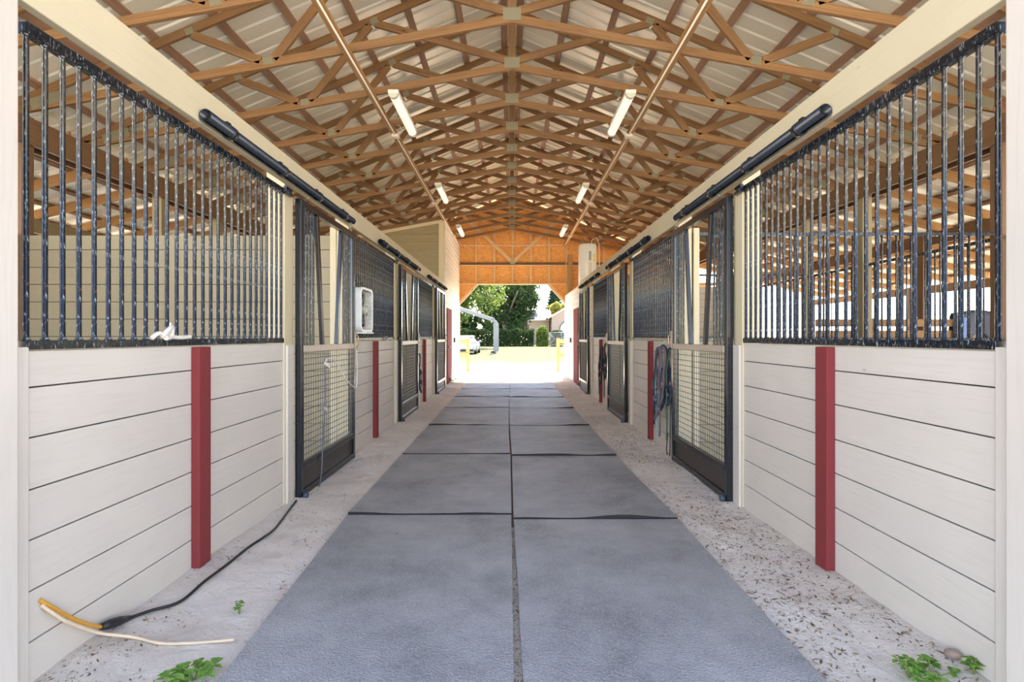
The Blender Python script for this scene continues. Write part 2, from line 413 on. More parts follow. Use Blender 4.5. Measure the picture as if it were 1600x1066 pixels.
for s in (-1, 1):
    for k, (y0, y1) in enumerate(sections[s]):
        zs = [-.03] + ZJ[1:]
        o = planks_y('wall_'+SIDE[s], s*1.757, .038, y0, y1, zs, M['beige'], s); struct(o)
    # posts (main 6x6), guard boards on their lower half
    posts = []
    for k, (y0, y1) in enumerate(sections[s]):
        posts.append((y1, .15)); posts.append((doors[s][k][1]-.015 if k < 2 else doors[s][k][1], .13))
    for k, (yp, wd) in enumerate(posts):
        p = MB().box(s*1.745, s*1.885, yp, yp+wd, -.05, 2.668).build('support_post', M['cream'], bevel=.004)
        tag(p, f'cream painted support post of the {SIDE[s]} stall row, {ORD[k+1]} from the entrance', 'post', 'cream posts of the stall rows')
        if k % 2 == 0:
            gd = MB().box(s*1.722, s*1.744, yp+.004, yp+.115, -.03, 1.235).build('guard_board', M['beige'], p, bevel=.006)
            nb = MB()
            for q in range(9):
                for yy in (.025, .09): nb.lathe([(.003, -.001), (.003, .0012)], (s*1.7215, yp+yy, .08+q*.135), 6, 'x')
            nb.build('nail_heads', M['brass'], gd)
    p = MB().box(s*1.70, s*1.86, 1.585, 1.765, -.05, 3.2).build('support_post', M['beige'], bevel=.005)
    tag(p, f'tall beige post at the {SIDE[s]} edge of the barn entrance', 'post', 'cream posts of the stall rows')
    MB().box(s*1.742, s*1.80, 1.766, 1.848, -.05, 1.262).build('guard_board', M['beige'], p, bevel=.004)
    # header beam in lengths
    splits = [1.768, 5.40, 9.1, 13.28] if s < 0 else [1.768, 5.28, 8.95, 12.93]
    for k in range(3):
        b = MB().box(s*1.70, s*1.742, splits[k]+.002, splits[k+1]-.002, 2.468, 2.672).build('header_beam', M['cream'], bevel=.004)
        tag(b, f'cream header board over the {SIDE[s]} stalls, length {WHERE[k]}', 'beam', 'cream header boards')
    # red posts
    for k, yy in enumerate(redY[s]):
        pts = [(s*1.756, yy, -.05), (s*1.71, yy, -.05), (s*1.71, yy+.11, -.05), (s*1.756, yy+.11, -.05)]
        r = MB().box(s*1.709, s*1.756, yy, yy+.11, -.04, 1.243).build('red_post', M['red'], bevel=.006)
        tag(r, f'dark red upright plank on the {SIDE[s]} wall, {WHERE[k]}', 'post', 'red planks on the stall fronts')

# ------------------------------------------------------------------ bar grilles
barmesh = MB().tube([(0, 0, 0), (0, 0, .006), (0, 0, .012), (0, 0, 1.101), (0, 0, 1.107), (0, 0, 1.113)], .0095, 10, False, radii=[.015, .013, .0095, .0095, .013, .015]).mesh('bar'); barmesh.materials.append(M['black'])
def grille(s, y0, y1, label, xc=1.768, zb=1.252, zt=2.44, spacing=.0765, group='bar grilles over the stall fronts'):
    L = y1-y0; t = thing('bar_grille', (s*xc, y0, zb), label, 'grille', group)
    MB().box(-.02, .02, 0, L, 0, .034).build('bottom_rail', M['black'], t, bevel=.002)
    MB().box(-.02, .02, 0, L, zt-zb-.042, zt-zb).build('top_rail', M['black'], t, bevel=.002)
    n = int(round((L-.03)/spacing)); n = max(n, 3); first = None
    for i in range(n+1):
        yy = .012 + (L-.024)*i/n
        b = bpy.data.objects.new('bar', barmesh); col.objects.link(b); b.parent = t; b.location = (0, yy, .034)
        b.scale = (1, 1, (zt-zb-.076)/1.113)
    if xc < 3:
        for yy, a in ((L-.012, 1),):
            br = MB().box(-s*.028, -s*.052 + 0, yy-.02, yy+.09, zt-zb-.05, zt-zb+.008)
            bo = br.build('bracket', M['black'], t, bevel=.002)
            MB().lathe([(.009, 0), (.009, .006)], (-s*.058, yy+.07, zt-zb-.022), 8, 'x').build('bolt', M['chrome'], bo)
    return t
for s in (-1, 1):
    for k, (y0, y1) in enumerate(sections[s]):
        grille(s, y0, y1, f'black steel bar grille above the {SIDE[s]} stall front, {WHERE[k]}')

# ------------------------------------------------------------------ sliding doors
def wire_mesh(y0, y1, z0, z1, step=.0508):
    m = MB(); n = int(round((y1-y0)/step)); r = .0034
    for i in range(n+1):
        yy = y0+(y1-y0)*i/n; m.tube([(0, yy, z0), (0, yy, z1)], r, 5, False)
    n = int(round((z1-z0)/step))
    for i in range(n+1):
        zz = z0+(z1-z0)*i/n; m.tube([(.004, y0, zz), (.004, y1, zz)], r, 5, False)
    return m
def make_door(s, y0, y1, k):
    L = y1-y0; st = .052
    lab = f'black steel sliding stall door with yoke opening on the {SIDE[s]}, {WHERE[k]}'
    t = thing('sliding_stall_door', (s*1.70, y0, .0), lab, 'door', 'sliding stall doors')
    for a in (0, L-st): MB().box(-.025, .025, a, a+st, .005, 2.40).build('stile', M['navy'], t, bevel=.003)
    MB().box(-.025, .025, st, L-st, 2.345, 2.40).build('top_rail', M['navy'], t, bevel=.003)
    MB().box(-.028, .028, st, L-st, 1.172, 1.228).build('middle_rail', M['rail'], t, bevel=.003)
    MB().box(-.025, .025, st, L-st, .225, .280).build('lower_rail', M['navy'], t, bevel=.003)
    MB().box(-.025, .025, st, L-st, .010, .065).build('bottom_rail', M['navy'], t, bevel=.003)
    MB().box(-.004, .004, st, L-st, .065, .225).build('kick_panel', M['darkplate'], t)
    wire_mesh(st+.004, L-st-.004, .282, 1.170).build('wire_mesh', M['chrome_dull'], t)
    c = L/2; T, B = .32, .185
    for sg in (-1, 1):
        MB().beam((0, c+sg*B, 1.229), (0, c+sg*T, 2.344), .03, .05, (1, 0, 0)).build('yoke_bar', M['navy'], t, bevel=.002)
    for sg in (-1, 1):
        for q in range(4):
            yy = c+sg*(c-st-.065*(q+1) + .0)
            lim = (yy-c)*sg
            zt = 2.345
            if lim < T+.03: zt = 1.228+(lim-B-.03)/(T-B)*1.117
            if lim <= B+.035 or zt < 1.5: continue
            MB().tube([(0, yy, 1.228), (0, yy, min(zt, 2.345))], .0095, 10, False).build('bar', M['black'], t)
    # trolleys: hanger straps up into the track
    for yy in (.12, L-.16):
        tr = MB(); tr.box(-.006, .006, yy, yy+.05, 2.40, 2.425)
        tr.tube([(0, yy+.025, 2.42), (-s*.035, yy+.025, 2.452)], .007, 8)
        tr.lathe([(.016, -.006), (.016, .006)], (0, yy+.025, 2.408), 8)
        tr.build('trolley', M['brass'], t)
    # latch at the far stile
    la = MB(); la.box(-s*.027, -s*.040, L-.045, L-.010, 1.18, 1.36); la.tube([(-s*.045, L-.028, 1.34), (-s*.065, L-.028, 1.30), (-s*.065, L-.028, 1.22), (-s*.045, L-.028, 1.18)], .006, 8)
    la.build('latch', M['brass'], t, bevel=.001)
    # bottom guide roller
    MB().lathe([(.010, -.018), (.026, -.015), (.026, .015), (.010, .018)], (-s*.050, .03, .030), 14, 'x').build('guide_roller', M['blueish'], t)
    return t
M['darkplate'] = m_plain('kick_plate_paint', (.055, .045, .04), .5)
M['chrome_dull'] = m_plain('wire_zinc', (.15, .145, .135), .45, .2)
M['blueish'] = m_plain('blue_roller', (.05, .07, .11), .35)
for s in (-1, 1):
    for k, (y0, y1) in enumerate(doors[s]):
        make_door(s, y0, y1, k)
    for k, (y0, y1) in enumerate(tracks[s]):
        t = thing('door_track', (s*1.66, y0, 2.50), f'black tubular door track on the {SIDE[s]} header, {WHERE[k]}', 'rail', 'sliding door tracks')
        tr = MB(); L = y1-y0; R = .034; seg = 20; a0 = -PI/2+.28; n0 = 0
        for (rr, fl) in ((R, 0), (R-.004, 1)):
            for yy in (0, L):
                for q in range(seg+1):
                    a = a0 + (2*PI-.56)*q/seg; tr.v.append(Vector((math.cos(a)*rr, yy, math.sin(a)*rr)))
        W = seg+1
        for q in range(seg):
            tr.quadface([q, q+1, W+q+1, W+q], [(0, 0)]*4, True); o_ = 2*W
            tr.quadface([o_+q, o_+W+q, o_+W+q+1, o_+q+1], [(0, 0)]*4, True)
            for e in (0, W): tr.quadface([e+q, o_+e+q, o_+e+q+1, e+q+1], [(0, 0)]*4)
        for e in (0, seg): tr.quadface([e, W+e, o_+W+e, o_+e], [(0, 0)]*4)
        tr.build('rail', M['navy'], t)
        for q in range(4):
            yy = .25+(L-.5)*q/3
            bk = MB(); bk.box(s*.006, s*.038, yy-.02, yy+.02, .030, .062); bk.lathe([(.038, -.02), (.041, -.02), (.041, .02), (.038, .02)], (0, yy, 0), 18, 'y')
            bk.build('bracket', M['navy'], t)

# ------------------------------------------------------------------ outer posts and beams, stall partitions
for s in (-1, 1):
    for k, yy in enumerate((1.70, 3.93, 5.40, 7.55, 9.02, 11.2, 12.75, 17.05)):
        p = MB().box(s*5.17, s*5.31, yy, yy+.14, -.05, 3.66).build('outer_post', M['darkwood'] if yy == 5.40 else M['raw_siding'], bevel=.004)
        tag(p, f'post carrying the truss beam behind the {SIDE[s]} stalls, {ORD[k] if k else "nearest"} from the entrance', 'post', 'posts behind the stalls')
    for k, xx in enumerate((5.32, 5.12)):
        b = MB().box(s*xx, s*(xx+.045), 1.5, 17.2, 3.345, 3.63).build('truss_beam', M['darkwood'], bevel=.003)
        tag(b, f'dark brown long beam under the truss ends on the {SIDE[s]}, {"outer" if k == 0 else "inner"} ply', 'beam')
    b = MB().box(s*7.46, s*7.51, 1.5, 17.2, 2.925, 3.15).build('eave_beam', M['raw_siding'] if s < 0 else M['darkwood'], bevel=.003)
    tag(b, f'long beam under the middle of the {SIDE[s]} lean-to roof', 'beam')
    b = MB().box(s*10.05, s*10.12, 1.5, 17.2, 2.34, 2.53).build('eave_beam', M['darkwood'], bevel=.003)
    tag(b, f'low beam at the outermost edge of the {SIDE[s]} lean-to roof', 'beam')
    for k, yy in enumerate((1.7, 5.4, 9.12, 12.75, 17.0)):
        p = MB().box(s*9.92, s*10.05, yy, yy+.13, -.1, 2.52).build('lean_to_post', M['darkwood'], bevel=.004)
        tag(p, f'short outermost post of the {SIDE[s]} lean-to, {ORD[k]} from the entrance', 'post', 'posts of the lean-to')
    for k, yy in enumerate((1.7, 5.4, 9.12, 12.75, 17.0)):
        p = MB().box(s*7.32, s*7.46, yy, yy+.14, -.1, 3.14).build('lean_to_post', M['darkwood'], bevel=.004)
        tag(p, f'brown post under the middle beam of the {SIDE[s]} lean-to, {ORD[k]} from the entrance', 'post', 'posts of the lean-to')

def planks_x(name, y_face, thick, x0, x1, zs, m, parent=None):
    b = MB()
    for a, c in zip(zs[:-1], zs[1:]): b.box(x0, x1, y_face, y_face+thick, a+.0028, c-.0028)
    o = b.build(name, m, parent, bevel=.002)
    MB().box(x0+.002, x1-.002, y_face+.012, y_face+thick+.004, zs[0], zs[-1]-.004).build('board_backing', M['gap'], o)
    return o
ZF = [-.04, .184, .370, .556, .740, .930, 1.114, 1.30, 1.486, 1.67, 1.857, 2.04, 2.228, 2.383]
def bars_x(parent, x0, x1, zb, zt, yc, spacing=.154):
    MB().box(x0, x1, yc-.018, yc+.018, zt-.036, zt).build('top_rail', M['black'], parent, bevel=.002)
    MB().box(x0, x1, yc-.018, yc+.018, zb, zb+.036).build('bottom_rail', M['black'], parent, bevel=.002)
    n = int(round((x1-x0)/spacing))
    for i in range(n+1):
        xx = x0+.012+(x1-x0-.024)*i/n
        b = bpy.data.objects.new('bar', barmesh); col.objects.link(b); b.parent = parent; b.location = (xx, yc, zb+.036)
        b.scale = (1, 1, (zt-zb-.072)/1.113)
# left 1: solid boards
t = thing('stall_partition', (0, 5.475, 0), 'solid beige board partition between the two nearest left stalls', 'partition', 'stall partitions')
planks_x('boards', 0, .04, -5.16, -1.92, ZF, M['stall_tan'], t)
MB().box(-1.935, -1.87, -.035, -.001, -.04, 2.46).build('cover_strip', M['cream'], t, bevel=.003)
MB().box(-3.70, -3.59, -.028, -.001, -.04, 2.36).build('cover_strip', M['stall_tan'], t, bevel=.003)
for s, yy, nm in ((-1, 9.16, 'far left stalls'), (1, 5.40, 'two nearest right stalls'), (1, 9.02, 'far right stalls')):
    t = thing('stall_partition', (0, yy, 0), f'board partition with black bars on top between the {nm}', 'partition', 'stall partitions')
    a, b = sorted((s*1.90, s*5.16))
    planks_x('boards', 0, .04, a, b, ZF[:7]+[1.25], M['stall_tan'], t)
    bars_x(t, a, b, 1.25, 2.40, .02)
    a2, b2 = sorted((s*1.905, s*1.965)); MB().box(a2, b2, -.035, -.001, -.04, 2.44).build('cover_strip', M['cream'], t, bevel=.003)
# back walls; unseen left ones shaped solid to cut light in the stalls
for s in (-1, 1):
    for k, (y0, y1) in enumerate(((1.85, 3.92), (4.08, 5.39), (5.55, 7.54), (7.70, 9.01), (9.17, 11.19), (11.35, 12.74))):
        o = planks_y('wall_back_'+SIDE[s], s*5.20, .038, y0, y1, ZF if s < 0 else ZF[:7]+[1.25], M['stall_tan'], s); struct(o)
        if s < 0: continue
        grille(s, y0, y1, f'black bar grille in the back of the {SIDE[s]} stalls, {ORD[k]} length from the entrance', xc=5.22, zb=1.252, zt=2.37, spacing=.154, group='bar grilles behind the stalls')

# ------------------------------------------------------------------ far rooms
def lap_siding_y(name, x_face, s, y0, y1, z0, z1, step, m):
    b = MB(); z = z0
    while z < z1-.01:
        zt = min(z+step-.004, z1)
        b.prism([(x_face-s*.010, y0, z), (x_face, y0, zt), (x_face+s*.03, y0, zt), (x_face+s*.03, y0, z)], (0, y1-y0, 0)); z += step
    o = b.build(name, m)
    MB().box(x_face+s*.02, x_face+s*.05, y0+.01, y1-.01, z0, z1-.01).build('trim_2', M['gap'], o)
    return struct(o)
lap_siding_y('wall_left', -1.757, -1, 13.36, 17.2, -.04, 4.34, .14, M['white_siding'])
lap_siding_y('wall_right', 1.775, 1, 12.94, 17.2, -.04, 2.66, .14, M['white_siding'])
# left room front wall rising to the truss
zt = lambda x: 4.675-.182*abs(x)
b = MB(); z = -.04
while z < 4.35:
    z1 = z+.2
    xl = -5.1; xr = -1.76
    if z1 > zt(5.1): xl = -max(1.77, (4.675-z1)/.182)
    if xl < xr-.02: b.box(xl, xr, 13.31, 13.35, z+.003, min(z1-.003, zt(1.76)))
    z = z1
o = struct(b.build('wall_back', M['raw_siding']))
MB().prism([(-5.1, 13.325, 0), (-1.77, 13.325, 0), (-1.77, 13.325, zt(1.77)), (-5.1, 13.325, zt(5.1))], (0, .02, 0)).build('board_backing', M['raw_siding'], o)
MB().box(-1.90, -1.757, 13.285, 13.309, -.04, 4.35).build('trim_3', M['cream'], o, bevel=.003)
MB().beam((-5.1, 13.297, zt(5.1)-.05), (-1.90, 13.297, zt(1.9)-.05), .024, .09).build('trim_4', M['cream'], o, bevel=.003)
o = struct(planks_x('wall_front', 12.90, .04, 1.79, 5.16, ZF+[2.56], M['beige']))
b = struct(MB().box(1.80, 5.16, 12.92, 17.2, 2.60, 2.66).build('ceiling', M['osb']))
# red doors on the room walls
for s, y0 in ((-1, 13.72), (1, 13.55)):
    xf = 1.745 if s < 0 else 1.758
    d = struct(MB().box(s*(xf-.012), s*xf, y0, y0+1.02, -.02, 2.07).build('door_1' if s < 0 else 'door_2', M['red'], bevel=.004))
    MB().box(s*(xf-.016), s*(xf-.012), y0+.10, y0+.92, .15, 1.0).build('door_panel', M['red'], d, bevel=.003)
    MB().box(s*(xf-.016), s*(xf-.012), y0+.10, y0+.92, 1.10, 1.95).build('door_panel', M['red'], d, bevel=.003)
    MB().lathe([(.01, 0), (.01, .03), (.026, .035), (.026, .06)], (s*(xf-.012) - (.0 if s < 0 else .06), y0+.06, 1.02), 12, 'x').build('door_handle', M['brass'], d)
    yy = y0+1.62
    e = MB().box(s*(xf-.045), s*(xf-.001), yy, yy+.09, 1.12, 1.26).build('switch_box', M['black_plastic'], bevel=.004)
    tag(e, f'small dark switch box on the white siding beyond the {SIDE[s]} red door', 'switch')
    MB().box(s*(xf-.048), s*(xf-.045), yy+.02, yy+.07, 1.15, 1.23).build('cover_plate', M['chrome'], e)

# gable wall, far end
YG = 17.22
roofz = lambda x: 6.10-.42*abs(x)
XL, XR = -1.765, 1.815
gp = MB()
for (x0, x1) in ((-5.4, XL), (XR, 5.4)):
    gp.prism([(x0, YG, -.05), (x1, YG, -.05), (x1, YG, roofz(x1)), (x0, YG, roofz(x0))], (0, .02, 0))
gp.prism([(XL, YG, 3.06), (XR, YG, 3.06), (XR, YG, roofz(XR)), (0, YG, roofz(0)), (XL, YG, roofz(XL))], (0, .02, 0))
gable = struct(gp.build('wall_gable', M['osb']))
MB().box(XL, XR, YG-.14, YG-.001, 3.04, 3.08).build('lintel', M['stud'], gable, bevel=.002)
MB().box(-5.1, 5.1, YG-.10, YG-.001, 3.655, 3.70).build('girt', M['stud'], gable, bevel=.002)
MB().box(-5.1, 5.1, YG-.05, YG-.001, 3.70, 3.79).build('girt', M['darkwood'], gable, bevel=.002)
for i in range(-8, 9):
    xx = .02+.61*i; top = roofz(xx)-.14
    lo = 3.08 if XL < xx < XR else -.04
    MB().box(xx-.032, xx+.032, YG-.09, YG-.001, lo, 3.66).build('stud', M['stud'], gable)
    if top > 3.85: MB().box(xx-.032, xx+.032, YG-.09, YG-.001, 3.79, top).build('stud', M['stud'], gable)
for sg in (-1, 1):
    MB().beam((.02+sg*.03, YG-.11, 3.80), (.02+sg*1.75, YG-.11, 5.42), .05, .11).build('brace', M['stud'], gable)
    MB().beam((.0+sg*.0, YG-.11, roofz(0)-.14), (sg*5.2, YG-.11, roofz(5.2)-.14), .038, .09).build('gable_rafter', M['truss'], gable)
MB().box(-.06, .10, YG-.135, YG-.13, 3.72, 3.86).build('gusset_plate', M['gusset'], gable)
for (cx, sg) in ((XL, 1), (XR, -1)):
    MB().beam((cx+sg*.02, YG-.07, 2.42), (cx+sg*.60, YG-.07, 3.06), .09, .085).build('knee_brace', M['stud'], gable)
    MB().prism([(cx, YG+.001, 2.42), (cx+sg*.60, YG+.001, 3.05), (cx, YG+.001, 3.05)], (0, .015, 0)).build('corner_panel', M['osb'], gable)
    MB().box(cx-.02, cx+.02, YG-.12, YG-.0, -.04, 3.04 if sg > 0 else 4.6).build('jamb', M['stud'], gable)
pw = MB().box(1.87, 2.01, YG-.26, YG-.12, 2.662, 4.02).build('stub_post', M['fresh'], bevel=.003)
tag(pw, 'short brown timber post standing beside the white water heater', 'post')
# gable end trim outside
wire = MB().tube([(-1.74, 16.9, 4.42), (-1.70, 17.02, 4.34), (-1.62, 17.05, 4.33), (0, 17.05, 4.32), (1.70, 17.05, 4.35), (1.78, 16.8, 4.40)], .009, 6).build('cable', M['conduit'])
tag(wire, 'thin white cable strung across the orange gable wall', 'cable')

# ------------------------------------------------------------------ roof trusses
def pbar(parent, name, p0, p1, w=.038, h=.09, m='truss'):
    return MB().beam(p0, p1, w, h).build(name, M[m], parent, bevel=.002)
tl = lambda x: 6.0-.42*abs(x)      # lower edge of top chord
bl = lambda x: 4.675-.185*abs(x)   # lower edge of bottom chord
def make_truss():
    t = thing('roof_truss', (0, 0, 0), 'truss', 'truss', 'scissor trusses over the aisle')
    for sg in (-1, 1):
        pbar(t, 'top_chord', (0, 0, 6.0+.048), (sg*5.55, 0, tl(5.55)+.048))
        pbar(t, 'bottom_chord', (0, 0, 4.675+.045), (sg*5.40, 0, bl(5.4)+.045))
        pbar(t, 'web', (sg*.07, 0, 4.80), (sg*1.73, 0, tl(1.73)-.01))
        pbar(t, 'web', (sg*2.56, 0, bl(2.6)+.09), (sg*1.80, 0, tl(1.8)-.01))
        pbar(t, 'web', (sg*2.70, 0, bl(2.7)+.09), (sg*3.44, 0, tl(3.44)-.01))
        g1 = [(1.74, tl(1.74)+.02, .10, .08, -.4), (2.62, bl(2.62)+.07, .11, .08, -.18), (3.46, tl(3.46)+.03, .09, .07, -.4), (5.0, bl(5.0)+.09, .34, .12, -.3)]
        g1 += [(4.0, bl(4.0)+.045, .09, .06, -.18)] if False else []
        for (x, z, wx, hz, sl) in g1:
            d = Vector((1, 0, sl*sg)).normalized()
            MB().obox((sg*x, 0, z), d, Vector((0, 1, 0)), d.cross(Vector((0, 1, 0))), wx, .043, hz).build('gusset_plate', M['gusset'], t)
    pbar(t, 'king_post', (0, 0, 4.76), (0, 0, 5.98))
    MB().box(-.095, .095, -.0215, .0215, 4.695, 4.83).build('gusset_plate', M['gusset'], t)
    MB().box(-.08, .08, -.0215, .0215, 5.93, 6.04).build('gusset_plate', M['gusset'], t)
    return t
tr0 = make_truss(); kids = {tr0.name: children(tr0)}
for c in kids[tr0.name]: kids[c.name] = []
TY = [5.51+.972*i for i in range(-4, 12)]
for i, yy in enumerate(TY):
    o = tr0 if i == 0 else copy_tree(tr0, None, kids)
    o.location = (0, yy, 0)
    if i == 0: o['label'] = 'brown timber scissor truss directly above the barn entrance'
    elif i == len(TY)-1: o['label'] = 'brown timber scissor truss farthest away, just before the orange gable wall'
    else:
        n = i+1; w_ = (ORD+['sixteenth'])[n-1]
        o['label'] = f'brown timber scissor truss, {w_} from the barn entrance'

# ridge board, purlins
def purlin(x, zf, sl, label, m='fresh', group='purlins under the roof sheets', y0=1.4, y1=17.35):
    s = 1 if x > 0 else -1
    d = Vector((1, 0, -sl*s)).normalized(); up = Vector((sl*s, 0, 1)).normalized()
    o = MB().obox((x, (y0+y1)/2, zf), Vector((0, 1, 0)), d, up, y1-y0, .089, .036).build('purlin', M[m], bevel=.002)
    return tag(o, label, 'roof batten', group)
for s in (-1, 1):
    for k in range(9):
        x = s*(.12+.62*k)
        purlin(x, 6.10+.022-.42*abs(x)+.001, .42, f'flat roof batten on the {SIDE[s]} slope, {ORD[k] if k else "first"} down from the ridge', 'pinkwood' if 'pinkwood' in M else 'fresh')
    for k in range(9):
        x = s*(5.62+.56*k)
        purlin(x, 3.65+.145+.019-.24*(abs(x)-5.42), .24, f'flat batten of the {SIDE[s]} lean-to roof, {ORD[k] if k else "first"} from the inner edge', group='lean-to battens', m='truss')
    # lean-to rafters
    rm = MB().beam((s*5.38, 0, 3.65+.07+.01), (s*10.2, 0, 3.65+.07-.24*4.82+.01), .038, .14).mesh('rafter'); rm.materials.append(M['fresh'])
    n = 0; yy = 1.62
    while yy < 17.3:
        o = bpy.data.objects.new('lean_to_rafter', rm); col.objects.link(o); o.location = (0, yy, 0)
        lab = f'orange brown rafter of the {SIDE[s]} lean-to roof'
        tag(o, lab, 'rafter', f'rafters of the {SIDE[s]} lean-to roof'); yy += .925; n += 1
    rd = MB().box(s*.02, s*.045, 1.4, 17.2, 5.60, 5.75) if False else None

# roof sheets with ribs
def roof_sheet(xa, za, xb, zb):
    b = MB(); prof = []; y = 1.35
    while y < 17.4:
        prof += [(y, 0), (y+.165, 0), (y+.18, .02), (y+.212, .02), (y+.227, 0)]; y += .2286
    n = len(prof)
    for (x, z) in ((xa, za), (xb, zb)):
        for (py, pz) in prof: b.v.append(Vector((x, py, z+pz)))
    for (x, z) in ((xa, za), (xb, zb)):
        for (py, pz) in prof: b.v.append(Vector((x, py, z+pz+.003)))
    for i in range(n-1):
        b.quadface([i, i+1, n+i+1, n+i], [(0, 0)]*4); b.quadface([2*n+i, 3*n+i, 3*n+i+1, 2*n+i+1], [(0, 0)]*4)
    return struct(b.build('ceiling', M['roof']))
for s in (-1, 1):
    roof_sheet(0, 6.144, s*5.50, 6.144-.42*5.50)
    roof_sheet(s*5.36, 3.65+.188+.014, s*10.35, 3.65+.188-.24*4.99+.014)
rc = struct(MB().prism([(-.25, 1.35, 6.07), (0, 1.35, 6.175), (.25, 1.35, 6.07), (.25, 1.35, 6.075+.012), (0, 1.35, 6.19), (-.25, 1.35, 6.087)], (0, 16.1, 0)).build('ceiling', M['roof']))
rc.location.z = .03

# braces along the barn with conduit, boxes and lamps
for s in (-1, 1):
    z = bl(1.757)-.020
    b = MB().box(s*1.757-.045, s*1.757+.045, 1.5, 16.9, z-.019, z+.017).build('long_brace', M['fresh'], bevel=.002)
    tag(b, f'long flat timber brace under the trusses above the {SIDE[s]} stalls', 'brace')
    c = thing('conduit', (s*1.735, 1.6, z-.032), f'white electrical conduit under the {SIDE[s]} long roof brace', 'conduit')
    MB().tube([(0, 0, 0), (0, 15.2, 0)], .011, 8).build('pipe', M['conduit'], c)
    for yy in (6.0, 9.85, 13.6):
        MB().box(-.05, .05, yy-.02, yy+.08, -.035, .012).build('junction_box', M['conduit'], c, bevel=.004)
def make_lamp():
    t = thing('fluorescent_lamp', (0, 0, 0), 'lamp', 'ceiling lamp', 'fluorescent lamps in two rows')
    pr = [(-.065, .045), (-.065, .0), (.065, .0), (.065, .045)]
    MB().prism([(x, 0, z) for x, z in pr], (0, 1.25, 0)).build('housing', M['white_plastic'], t, bevel=.006)
    b = MB(); pts = [(.058*math.cos(PI+PI*q/8), -.001+.055*math.sin(PI+PI*q/8)) for q in range(9)]
    b.prism([(x, .05, z) for x, z in pts], (0, 1.15, 0)); b.build('diffuser', M['tube'], t)
    for yy in (0, 1.2): MB().prism([(x*1.05, yy, z*1.06) for x, z in [(-.062, 0)]+pts+[(.062, 0)]], (0, .05, 0)).build('end_cap', M['endcap'], t)
    return t
M['endcap'] = m_plain('end_cap_plastic', (.58, .60, .50), .4)
lamp0 = make_lamp(); kids2 = {lamp0.name: children(lamp0)}
for c in kids2[lamp0.name]: kids2[c.name] = []
first = True
for s in (-1, 1):
    for k, yy in enumerate((6.28, 10.08, 13.85)):
        o = lamp0 if first else copy_tree(lamp0, None, kids2); first = False
        o.location = (s*1.46, yy, bl(1.46)-.115)
        o['label'] = f'white fluorescent lamp hanging under the trusses on the {SIDE[s]}, {("nearest the camera", "second from the camera", "farthest from the camera")[k]}'
        hz = bl(1.46)
        for q in (.15, 1.1): MB().tube([(0, q, .045), (0, q, .115+.02)], .004, 6).build('hanger', M['chrome'], o)
        MB().tube([(s*.05, 1.1, .03), (s*.12, 1.15, .0), (s*.17, 1.1, .06), (s*.24, .98+.2, .08)], .006, 6).build('power_cord', M['conduit'], o)

# water heater
t = thing('water_heater', (2.10, 14.25, 2.66), 'white cylindrical water heater standing on top of the right room', 'water heater')
MB().lathe([(.24, 0), (.25, .02), (.25, 1.16), (.235, 1.19), (.10, 1.21)], seg=32).build('tank', M['white_plastic'], t)
M['label_y'] = m_plain('yellow_sticker', (.75, .66, .12), .5); M['label_w'] = m_plain('pale_sticker', (.62, .60, .48), .5); M['label_g'] = m_plain('grey_panel', (.32, .36, .32), .5)
def patch(a0, a1, z0, z1, m, nm):
    b = MB(); n = 6
    for i in range(n):
        p = [(-PI/2+a)*1.0 for a in (a0+(a1-a0)*i/n, a0+(a1-a0)*(i+1)/n)]
        q = [(.2525*math.cos(a), .2525*math.sin(a)) for a in p]
        b.poly([(q[0][0], q[0][1], z0), (q[1][0], q[1][1], z0), (q[1][0], q[1][1], z1), (q[0][0], q[0][1], z1)])
    return b.build(nm, m, t)
patch(.0, .28, .72, .98, M['label_g'], 'access_panel'); patch(-.05, .35, .35, .68, M['label_w'], 'warning_sticker'); patch(.55, .80, .70, .92, M['label_y'], 'energy_sticker')
MB().tube([(.12, .02, 1.2), (.12, .02, 1.32), (.26, .02, 1.40), (.32, -.02, 1.2), (.33, -.02, 0)], .011, 8).build('pipe', M['conduit'], t)
MB().tube([(-.12, .02, 1.2), (-.12, .02, 1.35)], .011, 8).build('pipe', M['brass'], t)

# ------------------------------------------------------------------ small things on the stall fronts
def smooth_path(pts, n=8):
    P = [Vector(p) for p in pts]; out = []
    for i in range(len(P)-1):
        p0 = P[max(i-1, 0)]; p1 = P[i]; p2 = P[i+1]; p3 = P[min(i+2, len(P)-1)]
        for j in range(n):
            t_ = j/n
            out.append(.5*((2*p1)+(p2-p0)*t_+(2*p0-5*p1+4*p2-p3)*t_**2+(3*p1-p0-3*p2+p3)*t_**3))
    out.append(P[-1]); return out
def rope(name, pts, r, m, label, cat, group=None, parent=None, n=8):
    o = MB().tube(smooth_path(pts, n), r, 8).build(name, m, parent)
    if parent is None: tag(o, label, cat, group)
    return o
